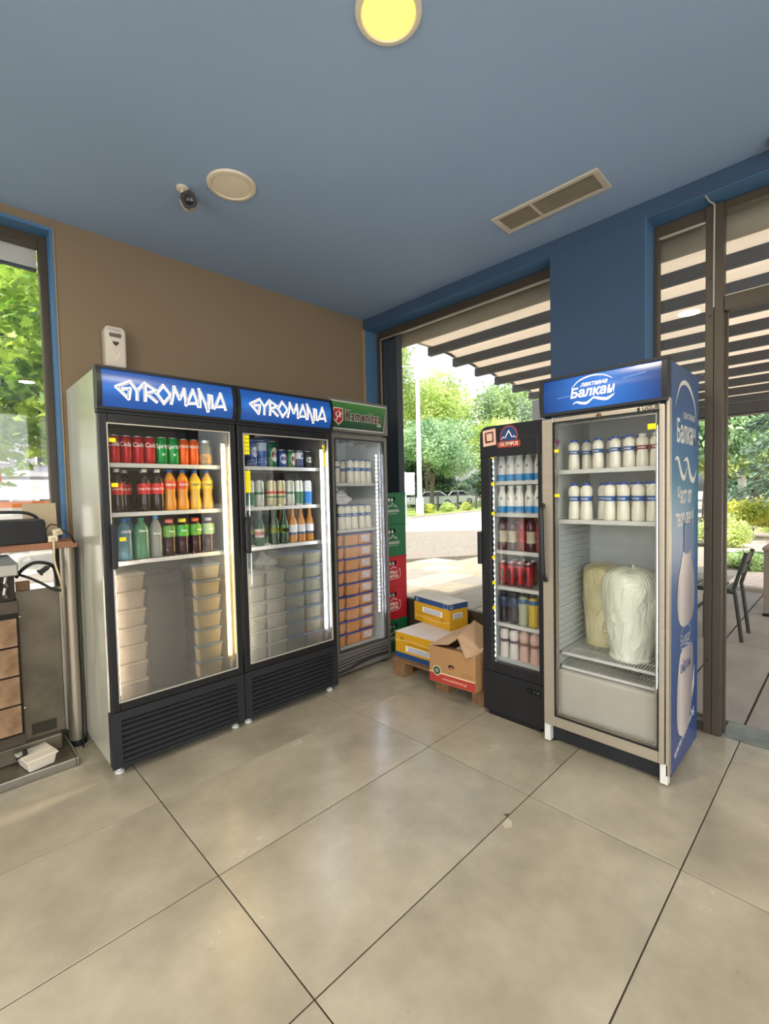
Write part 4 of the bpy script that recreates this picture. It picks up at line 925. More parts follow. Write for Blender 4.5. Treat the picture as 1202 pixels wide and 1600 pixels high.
# --- fridge 3 (grey, green sign)
M_grey = mat('grey_metallic_fridge', '77756f', 0.45, 0.35, var=0.05, vscale=3)
M_greyd = mat('dark_grey_gap', '2c2c2c', 0.6, var=0.08)
F3, F3d = fridge('display_fridge', (-0.20, -0.470), pi, 'grey display fridge with green sign and tubs, at the corner end of the row', 0.60, 0.52, 2.12, M_grey, M_grey, M_linerw,
                 (0.012, 0.588, 0.175, 1.845), (0.045, 0.553, 0.200, 1.812), 0.03, [1.480, 1.118], M_shelf)
trim_frame('gasket', M_greyd, 0.043, 0.555, 0.198, 1.814, 0.007, -0.0005, 0.012, F3d)
MB().box(0.0, 0.60, -0.004, 0.045, 1.862, 2.108).build('sign_box', M_grey, F3, bevel=0.004)
M_kg = gradmat('green_sign_print', [(1.8, '15341f'), (1.91, '17402a'), (2.0, '2c6633'), (2.08, '3f7a3a'), (2.2, '3f7a3a')], 2, 0.35, emit=0.03)  # print given a faint glow, though this sign is unlit
fn = lambda x, z: (x, -0.0062, z)
q = MB(); q.add([(0.02, -0.0052, 1.885), (0.545, -0.0052, 1.885), (0.582, -0.0052, 2.085), (0.02, -0.0052, 2.085), (0.02, -0.0042, 1.885), (0.545, -0.0042, 1.885), (0.582, -0.0042, 2.085), (0.02, -0.0042, 2.085)], [(0, 1, 2, 3), (4, 7, 6, 5), (0, 4, 5, 1), (1, 5, 6, 2), (2, 6, 7, 3), (3, 7, 4, 0)])
ks = q.build('sign_panel', M_kg, F3)
q = MB(); ribbon(q, [(0.02, 1.885), (0.545, 1.885), (0.582, 2.085), (0.02, 2.085)], 0.005, fn); q.build('sign_border', M_pw, ks)
q = MB(); decal_text(q, 'Kamenitza', 0.100, fn, 0.335, 1.985, bold=0.0062, sx=0.74, sp=1.17); q.build('lettering_outline', M_pw, ks)
q = MB(); decal_text(q, 'Kamenitza', 0.100, lambda x, z: (x, -0.0074, z), 0.335, 1.985, bold=0.0036, sx=0.74, sp=1.17); q.build('lettering', mat('dark_red_print', '4a0f1a', 0.5, var=0.05), ks)
q = MB(); decal_text(q, '1881', 0.028, fn, 0.50, 1.932); q.build('year', M_pw, ks)
shield = [(0.045, 2.03), (0.125, 2.03), (0.125, 1.95), (0.085, 1.915), (0.045, 1.95)]
q = MB(); poly2(q, [(0.040, 2.035), (0.130, 2.035), (0.130, 1.947), (0.085, 1.908), (0.040, 1.947)], fn); q.build('crest_edge', M_pw, ks)
q = MB(); poly2(q, shield, lambda x, z: (x, -0.0070, z)); q.build('crest', mat('crest_red', 'b02430', 0.5, var=0.05), ks)
q = MB()
for pts in ([(0.065, 1.94), (0.075, 1.965), (0.09, 1.975), (0.10, 2.0)], [(0.075, 1.965), (0.062, 1.985), (0.07, 2.005)], [(0.09, 1.975), (0.11, 1.965)], [(0.10, 2.0), (0.085, 2.015)], [(0.09, 1.975), (0.108, 1.985), (0.112, 2.005)]):
    ribbon(q, pts, 0.008, lambda x, z: (x, -0.0078, z))
q.build('lion_emblem', M_pw, ks)
bs = box('base_panel', M_grey, 0.0, 0.60, 0.012, 0.06, 0.03, 0.170, F3, bevel=0.004)
for i, (z, hh) in enumerate([(0.140, 0.008), (0.118, 0.009), (0.094, 0.010)]):
    P = smoothp([(0.03, z-0.010), (0.2, z-0.002), (0.4, z+0.004), (0.57, z-0.004)], 5)
    q = MB(); ribbon(q, P, hh, lambda x, z_: (x, 0.0105, z_)); q.build('vent_slot', M_greyd, bs)
P = smoothp([(0.03, 0.052), (0.14, 0.056), (0.26, 0.075), (0.4, 0.082), (0.57, 0.075)], 5)
q = MB(); ribbon(q, P, [0.014+0.016*sin(pi*i/(len(P)-1)) for i in range(len(P))], lambda x, z_: (x, 0.0105, z_)); q.build('vent_slot', M_greyd, bs)
for x in (0.05, 0.55): MB().lathe([(0.02, 0), (0.02, 0.01), (0.01, 0.012), (0.01, 0.035), (0, 0.035)], 12).build('foot', M_rubber, F3, (x, 0.07, 0), smooth=True)
for x in (0.05, 0.55): MB().lathe([(0.02, 0), (0.02, 0.01), (0.01, 0.012), (0.01, 0.035), (0, 0.035)], 12).build('foot', M_rubber, F3, (x, 0.45, 0), smooth=True)
LED3 = led_mat('cool_led', 'e2e2ff', 90.0)
dots(F3, 0.511, 0.048, 0.43, 1.70, 40, LED3, px=0.0075)
box('floor_insert', M_linerw, 0.052, 0.548, 0.09, 0.47, 0.182, 0.198, F3)

# --- slim black fridge
M_slimb = mat('satin_black_fridge', '1d1e22', 0.35, var=0.1, vscale=4)
F4, F4d = fridge('display_fridge', (-0.535, 0.597), pi/2, 'narrow black display fridge left of the silver-framed one', 0.412, 0.44, 1.785, M_slimb, M_slimb, M_linerw,
                 (0.004, 0.408, 0.285, 1.60), (0.072, 0.384, 0.350, 1.700), 0.03, [1.452, 1.257, 1.027, 0.803, 0.572], M_shelf, th=0.03)
# door head with a rounded corner replaces the square top
q = MB(); arc = [(0.004+0.05-0.05*cos(a), 1.735+0.05*sin(a)) for a in [i*pi/2/6 for i in range(7)]]
q.prism([(0.004, 1.60), (0.072, 1.60), (0.072, 1.700), (0.384, 1.700), (0.384, 1.60), (0.408, 1.60), (0.408, 1.785)]+arc[::-1], 0.0, 0.035); q.build('door_head', M_slimb, F4d)
D = F4d.data  # glass side stiles run up to the head
box('door_stile', M_slimb, 0.384, 0.408, 0.0005, 0.035, 1.59, 1.785, F4d)
MB().box(-0.016, 0.012, -0.018, 0.030, 0.945, 1.145).build('handle', M_blackm, F4d, bevel=0.004)
trim_frame('gasket', M_greyd, 0.070, 0.386, 0.348, 1.702, 0.004, -0.0005, 0.012, F4d)
bs = box('base_panel', M_slimb, 0.0, 0.412, 0.006, 0.05, 0.03, 0.280, F4, bevel=0.004)
box('thermostat_display', mat('display_black', '0c0d0c', 0.15, var=0.05), 0.30, 0.385, 0.0035, 0.0062, 0.215, 0.245, bs)
q = MB(); decal_text(q, '3', 0.018, lambda x, z: (x, 0.0030, z), 0.347, 0.230); decal_text(q, '88', 0.018, lambda x, z: (x, 0.0030, z), 0.370, 0.230); q.build('display_digits', mat('dim_green_digits', '6a7a52', 0.5, var=0.05), bs)
MB().box(0.03, 0.38, 0.02, 0.42, 0.0, 0.03).build('plinth', M_rubber, F4)
LED4 = led_mat('slim_led', 'f0f4ff', 80.0)
dots(F4, 0.060, 0.046, 0.37, 1.685, 38, LED4, px=0.0062)
for z in (1.610, 1.448, 1.268, 1.000, 0.845, 0.69): stickers(F4d, 0.073, z, 1, w=0.022, h=0.02, y=0.0085)
# emblem stickers on the door head
fn = lambda x, z: (x, -0.0012, z)
q = MB(); poly2(q, [(0.028, 1.665), (0.118, 1.672), (0.114, 1.770), (0.024, 1.762)], fn); st1 = q.build('label_sticker', mat('salmon_sticker', 'e0b9a5', 0.5, var=0.04), F4d)
q = MB(); q.add([], []); ribbon(q, [(0.048, 1.69), (0.097, 1.694), (0.094, 1.748), (0.045, 1.744), (0.048, 1.69), (0.05, 1.69)], 0.012, lambda x, z: (x, -0.0018, z)); q.build('sticker_ring', mat('brown_print', '4c2e26', 0.5, var=0.05), F4d)
f3 = lambda x, z: (x, -0.0024, z)
q = MB(); disc2(q, 0.203, 1.715, 0.058, lambda x, z: (x, -0.0016, z), 30, 1.05); q.build('emblem_rim', mat('orange_red_print', 'c0482c', 0.5, var=0.04), F4d)
q = MB(); disc2(q, 0.203, 1.715, 0.053, lambda x, z: (x, -0.0022, z), 30, 1.05); q.build('emblem_disc', mat('navy_print', '24406e', 0.5, var=0.04), F4d)
q = MB(); ribbon(q, [(0.155, 1.700), (0.168, 1.712), (0.178, 1.704), (0.203, 1.745), (0.226, 1.706), (0.238, 1.712), (0.25, 1.702)], [0.003, 0.006, 0.005, 0.012, 0.006, 0.006, 0.003], lambda x, z: (x, -0.0028, z)); q.build('mountain_emblem', M_pw, F4d)
q = MB(); poly2(q, [(0.138+0.012*cos(a)-0.0, 1.668+0.019*sin(a)) for a in [pi/2+i*pi/8 for i in range(9)]]+[(0.268+0.012*cos(a), 1.668+0.019*sin(a)) for a in [-pi/2+i*pi/8 for i in range(9)]], lambda x, z: (x, -0.0028, z)); q.build('name_plate', mat('brick_red_print', '9a3a30', 0.5, var=0.04), F4d)
q = MB(); decal_text(q, 'OLYMPUS', 0.030, lambda x, z: (x, -0.0034, z), 0.203, 1.668, bold=0.0006, sx=0.93); q.build('lettering', mat('cream_print', 'f0dcc4', 0.5, var=0.02), F4d)

# --- silver-framed fridge with blue sign and side poster
F5, F5d = fridge('display_fridge', (-0.480, 1.028), pi/2, 'silver-framed display fridge with blue bottle poster on its side', 0.605, 0.56, 1.99, mat('blue_cabinet', '2b4f7d', 0.35, var=0.05), M_alu, M_linerw,
                 (0.004, 0.592, 0.105, 1.772), (0.068, 0.567, 0.166, 1.748), 0.10, [1.500, 1.232], M_shelf)
trim_frame('gasket', M_rubber, 0.064, 0.571, 0.162, 1.752, 0.006, -0.0008, 0.012, F5d)
trim_frame('inner_trim', M_chrome, 0.078, 0.557, 0.176, 1.738, 0.006, 0.016, 0.022, F5d)
q = MB(); q.tube(smoothp([(0.022, -0.002, 0.905), (0.024, -0.035, 0.93), (0.022, -0.040, 1.0), (0.020, -0.042, 1.11), (0.018, -0.040, 1.22), (0.012, -0.034, 1.29), (0.010, -0.002, 1.312)], 4), 0.0135, 10); q.build('handle', M_black, F5d, smooth=True)
q = MB().lathe([(0.012, 0), (0.012, 0.006), (0.005, 0.008), (0.0, 0.008)], 14).build('lock', mat('rusty_lock', '6a4a3a', 0.5, 0.5, var=0.2), F5d, (0.305, 0.0, 1.757), (pi/2, 0, 0))
q = MB(); decal_text(q, 'UGUR', 0.026, lambda x, z: (x, -0.0008, z), 0.545-0.01, 1.760, bold=0.0006); poly2(q, [(0.478, 1.752), (0.490, 1.752), (0.490, 1.769), (0.478, 1.769)], lambda x, z: (x, -0.0008, z)); q.build('maker_lettering', M_pk, F5d)
M_sb2 = gradmat('royal_blue_sign_print', [(-0.1, '173a78'), (0.02, '173a78'), (0.22, '2a62b4'), (0.32, '2f6cc0'), (0.45, '2359a8'), (0.60, '152f68'), (0.8, '152f68')], 0, 0.25, emit=0.30)
s5, yc5 = curved_sign(F5, 0.605, 1.800, 1.968, M_sb2, M_blackm, 0.045, bulge=0.012)
fn = lambda x, z: (x, yc5(max(1.80, min(z, 1.968)))-0.0030, z)
q = MB()
decal_text(q, 'Балкан', 0.064, fn, 0.275, 1.878, shear=0.18, bold=0.0018, sx=0.98)
decal_text(q, 'лактима', 0.032, fn, 0.285, 1.918, shear=0.35, bold=0.0006)
ribbon(q, smoothp([(0.175, 1.905), (0.21, 1.940), (0.27, 1.957), (0.33, 1.950), (0.375, 1.925)], 6), [0.001+0.0065*sin(pi*i/24) for i in range(25)], fn)
ribbon(q, smoothp([(0.180, 1.828), (0.200, 1.836), (0.225, 1.828), (0.250, 1.826), (0.272, 1.838), (0.280, 1.842)], 5), [0.001+0.011*sin(pi*i/25) for i in range(26)], fn)
ribbon(q, smoothp([(0.262, 1.830), (0.285, 1.846), (0.315, 1.838), (0.345, 1.832), (0.370, 1.842), (0.385, 1.852)], 5), [0.001+0.013*sin(pi*i/25) for i in range(26)], fn)
q.build('sign_lettering', M_sw, s5)
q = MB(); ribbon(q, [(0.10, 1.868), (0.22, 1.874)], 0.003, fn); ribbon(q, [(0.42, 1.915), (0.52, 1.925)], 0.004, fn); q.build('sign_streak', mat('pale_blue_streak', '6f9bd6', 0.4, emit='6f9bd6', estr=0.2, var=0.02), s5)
box('kick_plate', M_blackm, 0.035, 0.570, 0.05, 0.07, 0.012, 0.10, F5)
for x in (0.0, 0.572): box('front_post', M_white, x, x+0.033, 0.012, 0.05, 0.008, 0.104, F5, bevel=0.002)
for x in (0.03, 0.575):
    for y in (0.06, 0.50): MB().lathe([(0.02, 0), (0.02, 0.012), (0, 0.012)], 12).build('foot', M_rubber, F5, (x, y, 0))
box('lower_cover', mat('enamel_cover', 'b7b1a6', 0.22, var=0.04), 0.056, 0.549, 0.050, 0.50, 0.141, 0.405, F5, bevel=0.012)
# right aluminium edge post and side poster
box('edge_profile', M_alu, 0.596, 0.609, 0.012, 0.050, 0.05, 1.80, F5, bevel=0.002)
M_post = gradmat('poster_blue_print', [(0.0, '1f3c78'), (0.5, '244a85'), (0.95, '2a5b8c'), (1.35, '2f7590'), (1.6, '2b5c92'), (2.0, '39567e')], 2, 0.3)
sp = box('side_poster', M_post, 0.605, 0.6065, 0.052, 0.558, 0.03, 1.97, F5)
sd = lambda u, z: (0.6072, u, z); sd2 = lambda u, z: (0.6078, u, z); sd3 = lambda u, z: (0.6084, u, z)
q = MB()
decal_text(q, 'Балкан', 0.150, sd, 0.315, 1.655, bold=0.003, sx=0.70)
decal_text(q, 'лактима', 0.055, sd, 0.36, 1.745, shear=0.2)
ribbon(q, smoothp([(0.11, 1.77), (0.20, 1.88), (0.33, 1.90), (0.46, 1.83), (0.51, 1.72)], 6), [0.001+0.022*sin(pi*i/24) for i in range(25)], sd)
ribbon(q, smoothp([(0.10, 1.52), (0.16, 1.53), (0.22, 1.46), (0.28, 1.44), (0.33, 1.50)], 5), [0.001+0.03*sin(pi*i/20) for i in range(21)], sd)
ribbon(q, smoothp([(0.26, 1.52), (0.33, 1.53), (0.39, 1.45), (0.46, 1.43), (0.52, 1.49)], 5), [0.001+0.034*sin(pi*i/20) for i in range(21)], sd)
decal_text(q, 'Част от', 0.110, sd, 0.285, 1.350, bold=0.0026, sx=0.66)
decal_text(q, 'твоя ден!', 0.110, sd, 0.29, 1.240, bold=0.0026, sx=0.66)
q.build('poster_lettering', mat('soft_white_print', 'd8d4ca', 0.4, var=0.02), sp); q = MB()
decal_text(q, 'www.lactima.bg', 0.062, sd, 0.30, 0.16, ang=0.30, bold=0.0012, sx=0.98); q.build('web_address', mat('soft_white_print', 'd8d4ca', 0.4, var=0.02), sp); q = MB()
ribbon(q, [(0.36, 0.27), (0.40, 0.33), (0.42, 0.42)], [0.004, 0.03, 0.006], sd); ribbon(q, [(0.43, 0.27), (0.47, 0.35), (0.49, 0.45)], [0.004, 0.034, 0.006], sd)
q.build('wave_mark', mat('soft_white_print', 'd8d4ca', 0.4, var=0.02), sp)
M_bot = gradmat('printed_bottle', [(0.0, 'a39c98'), (0.13, 'a39c98'), (0.22, 'd2c8c2'), (0.30, 'b5aaa6'), (0.40, '8a8288'), (0.6, '8a8288')], 1, 0.35)
def blob(pts): return smoothp(pts+[pts[0]], 5)
q = MB(); poly2(q, blob([(0.25, 1.075), (0.40, 1.075), (0.42, 1.02), (0.475, 0.93), (0.48, 0.80), (0.44, 0.72), (0.36, 0.70), (0.27, 0.70), (0.19, 0.74), (0.155, 0.82), (0.17, 0.94), (0.22, 1.02)]), sd2)
poly2(q, blob([(0.20, 0.56), (0.24, 0.585), (0.40, 0.585), (0.455, 0.56), (0.45, 0.40), (0.43, 0.18+0.08), (0.36, 0.17), (0.25, 0.155), (0.17, 0.21), (0.15, 0.33), (0.17, 0.48)]), sd2)
q.build('printed_bottle', M_bot, sp)
q = MB(); poly2(q, [(0.27, 1.075), (0.27, 1.20), (0.29, 1.215), (0.375, 1.215), (0.395, 1.20), (0.395, 1.075), (0.36, 1.06), (0.30, 1.06)], sd3); q.build('printed_cap', mat('printed_cap_blue', '2d5680', 0.4, var=0.05), sp)
q = MB(); decal_text(q, 'Балкан', 0.075, sd3, 0.31, 0.635, bold=0.0015, sx=0.8); ribbon(q, smoothp([(0.21, 0.67), (0.26, 0.70), (0.34, 0.705), (0.40, 0.67)], 5), 0.006, sd3); ribbon(q, smoothp([(0.22, 0.60), (0.28, 0.59), (0.32, 0.605), (0.38, 0.59), (0.41, 0.60)], 4), 0.010, sd3)
q.build('band_lettering', mat('pale_grey_print', '9fa7b4', 0.4, var=0.02), sp)
q = MB(); decal_text(q, 'айран', 0.075, sd3, 0.31, 0.50, bold=0.0015, sx=0.9); q.build('ayran_lettering', mat('slate_blue_print', '4a6288', 0.4, var=0.02), sp)
# number and price stickers, inner liner ribs
q = MB(); decal_text(q, '9', 0.050, lambda x, z: (x, 0.0085, z), 0.088, 1.640, bold=0.0014); q.build('number_sticker', mat('purple_print', '5a2b48', 0.5, var=0.03), F5d)
stickers(F5d, 0.066, 1.608, 1, w=0.028, h=0.016); stickers(F5d, 0.070, 1.372, 1, w=0.028, h=0.016); stickers(F5d, 0.520, 1.690, 1, w=0.036, h=0.026)
for i in range(21):
    z = 0.52+i*0.036
    if i == 0: rib0 = MB().box(0.050, 0.062, 0.075, 0.49, -0.006, 0.006).build('shelf_rib', M_linerw, F5, (0, 0, z), bevel=0.004)
    else:
        o = rib0.copy(); COL.objects.link(o); o.parent = F5; o.location = (0, 0, z)
LED5 = led_mat('cool_white_led', 'e4f4ff', 45.0)
box('led_housing', M_linerw, 0.5485, 0.5545, 0.036, 0.062, 0.43, 1.71, F5)
MB().tube([(0.5535, 0.038, 0.45), (0.5535, 0.038, 1.68)], 0.0045, 8).build('led_tube', LED5, F5, smooth=True)
# two low wire racks
for z in (0.500, 0.424):
    q = MB(); y0, y1, x0, x1 = 0.085, 0.50, 0.060, 0.545
    q.box(x0, x1, y0, y0+0.012, z-0.014, z); q.box(x0, x1, y0+0.11, y0+0.116, z-0.008, z-0.003); q.box(x0, x1, y1-0.006, y1, z-0.010, z); q.box(x0, x0+0.008, y0, y1, z-0.010, z); q.box(x1-0.008, x1, y0, y1, z-0.010, z)
    for i in range(1, 34): x = x0+(x1-x0)*i/34; q.box(x-0.0022, x+0.0022, y0+0.006, y1-0.003, z-0.004, z)
    q.build('wire_rack', M_shelf, F5)['kind'] = 'stuff'

# ================================================================== GOODS IN THE FRIDGES
def paint(key, c, rough=0.3, **k): return mat(key, c, rough, var=0.03, **k)
M_lid = mat('aluminium_lid', 'c4c4c4', 0.3, 0.7, var=0.04)
def wrap(R, zc, tilt=0.0):
    return lambda x, y: (R*sin(x/R), -R*cos(x/R), zc+y)
def can(name, col, r, h, text=None, tsize=0.03, tcol='f2f0ea', tz=0.6, bands=(), oval=None, metal=0.3, tlen=None):
    o = MB().lathe([(r*0.80, 0), (r*0.86, 0.003), (r, 0.012), (r, h-0.014), (r*0.84, h-0.004), (r*0.82, h-0.002), (r*0.80, h-0.004)], 20).build(name, mat('can_'+col, col, 0.28, metal, var=0.05, vscale=12), smooth=True)
    MB().lathe([(r*0.84, h-0.004), (r*0.83, h), (r*0.79, h), (r*0.77, h-0.004), (0, h-0.004)], 20).build('lid', M_lid, o, smooth=True)
    for (z0, z1, c) in bands: MB().lathe([(r+0.0003, h*z0), (r+0.0003, h*z1)], 20).build('printed_band', paint('band_'+c, c), o, smooth=True)
    if oval:
        cz, rw, rh, c = oval; q = MB(); f = wrap(r+0.0007, h*cz); pts = [(rw*cos(a), rh*sin(a)) for a in [i*2*pi/20 for i in range(20)]]
        q.add([f(0, 0)]+[f(*p) for p in pts], [(0, i+1, (i+1) % 20+1) for i in range(20)]); q.build('emblem', paint('emblem_'+c, c), o)
    if text: q = MB(); decal_text(q, text, tsize, wrap(r+0.0012, h*tz), bold=tsize*0.02); q.build('lettering', paint('letters_'+tcol, tcol), o)
    return o
def bottle(name, col, prof, capcol, capr, caph, label=None, text=None, tsize=0.016, tcol='f2f0ea', tz=None, clear=False, extra=(), cap2=None):
    if clear:
        m = MATS.get('clear_'+col) or glassy('clear_'+col, col)
    else: m = mat('drink_'+col, col, 0.12, var=0.04, vscale=10, coat=0.4)
    o = MB().lathe(prof, 20).build(name, m, smooth=True); H = prof[-1][1]
    MB().lathe([(capr, H-caph*0.7), (capr, H+caph*0.25), (capr*0.9, H+caph*0.3), (0, H+caph*0.3)], 16).build('cap', paint('cap_'+capcol, capcol, 0.4), o, smooth=True)
    def rad(z):
        for (r0, z0), (r1, z1) in zip(prof[:-1], prof[1:]):
            if z0 <= z <= z1 and z1 > z0: return r0+(r1-r0)*(z-z0)/(z1-z0)
        return prof[0][0]
    for (z0, z1, c) in ([label] if label else [])+list(extra):
        MB().lathe([(rad(z0+(z1-z0)*k/5)+0.0006, z0+(z1-z0)*k/5) for k in range(6)], 20).build('label', paint('label_'+c, c, 0.35), o, smooth=True)
    if text:
        z = tz if tz is not None else (label[0]+label[1])/2; q = MB(); decal_text(q, text, tsize, wrap(rad(z)+0.0016, z), bold=tsize*0.02); q.build('lettering', paint('letters_'+tcol, tcol), o)
    return o
def glassy(key, c):
    m = bpy.data.materials.new(key); m.use_nodes = True; t = m.node_tree; t.nodes.clear()
    tr = t.nodes.new('ShaderNodeBsdfTransparent'); tr.inputs[0].default_value = (*lin(c), 1)
    gl = t.nodes.new('ShaderNodeBsdfGlossy'); gl.inputs['Roughness'].default_value = 0.08
    df = t.nodes.new('ShaderNodeBsdfDiffuse'); df.inputs[0].default_value = (*lin(c), 1)
    lw = t.nodes.new('ShaderNodeLayerWeight'); lw.inputs[0].default_value = 0.35
    m1 = t.nodes.new('ShaderNodeMixShader'); m1.inputs[0].default_value = 0.35; m2 = t.nodes.new('ShaderNodeMixShader'); out = t.nodes.new('ShaderNodeOutputMaterial')
    t.links.new(tr.outputs[0], m1.inputs[1]); t.links.new(df.outputs[0], m1.inputs[2]); t.links.new(lw.outputs['Facing'], m2.inputs[0])
    mm = t.nodes.new('ShaderNodeMath'); mm.operation = 'MULTIPLY'; mm.inputs[1].default_value = 0.5; t.links.new(lw.outputs['Facing'], mm.inputs[0]); t.links.new(mm.outputs[0], m2.inputs[0])
    t.links.new(m1.outputs[0], m2.inputs[1]); t.links.new(gl.outputs[0], m2.inputs[2]); t.links.new(m2.outputs[0], out.inputs[0]); MATS[key] = m
    return m
S5 = [(0.028, 0), (0.032, 0.008), (0.0325, 0.06), (0.030, 0.085), (0.0325, 0.115), (0.0325, 0.150), (0.027, 0.175), (0.016, 0.198), (0.0125, 0.205), (0.0125, 0.222)]
SF = [(0.029, 0), (0.033, 0.010), (0.032, 0.045), (0.026, 0.085), (0.031, 0.125), (0.033, 0.150), (0.029, 0.175), (0.016, 0.198), (0.0125, 0.205), (0.0125, 0.222)]
BW = [(0.037, 0), (0.041, 0.01), (0.040, 0.045), (0.041, 0.08), (0.039, 0.115), (0.041, 0.145), (0.034, 0.172), (0.017, 0.196), (0.0135, 0.202), (0.0135, 0.214)]
FT = [(0.030, 0), (0.033, 0.008), (0.032, 0.06), (0.033, 0.105), (0.035, 0.118), (0.035, 0.155), (0.030, 0.172), (0.021, 0.182), (0.0185, 0.190), (0.0185, 0.196)]
AY = [(0.026, 0), (0.0285, 0.006), (0.028, 0.05), (0.0235, 0.082), (0.026, 0.098), (0.0285, 0.118), (0.0265, 0.134), (0.017, 0.146), (0.016, 0.150), (0.016, 0.156)]
AL = [(0.029, 0), (0.0315, 0.006), (0.030, 0.06), (0.0255, 0.102), (0.029, 0.122), (0.0315, 0.146), (0.029, 0.166), (0.018, 0.180), (0.017, 0.185), (0.017, 0.190)]
OL = [(0.026, 0), (0.0285, 0.006), (0.0285, 0.085), (0.026, 0.110), (0.018, 0.140), (0.0165, 0.148), (0.0165, 0.164)]
BB = [(0.028, 0), (0.0305, 0.006), (0.0305, 0.120), (0.026, 0.148), (0.016, 0.172), (0.0135, 0.195), (0.0125, 0.232), (0.0135, 0.236), (0.0135, 0.240)]
P_ = {}
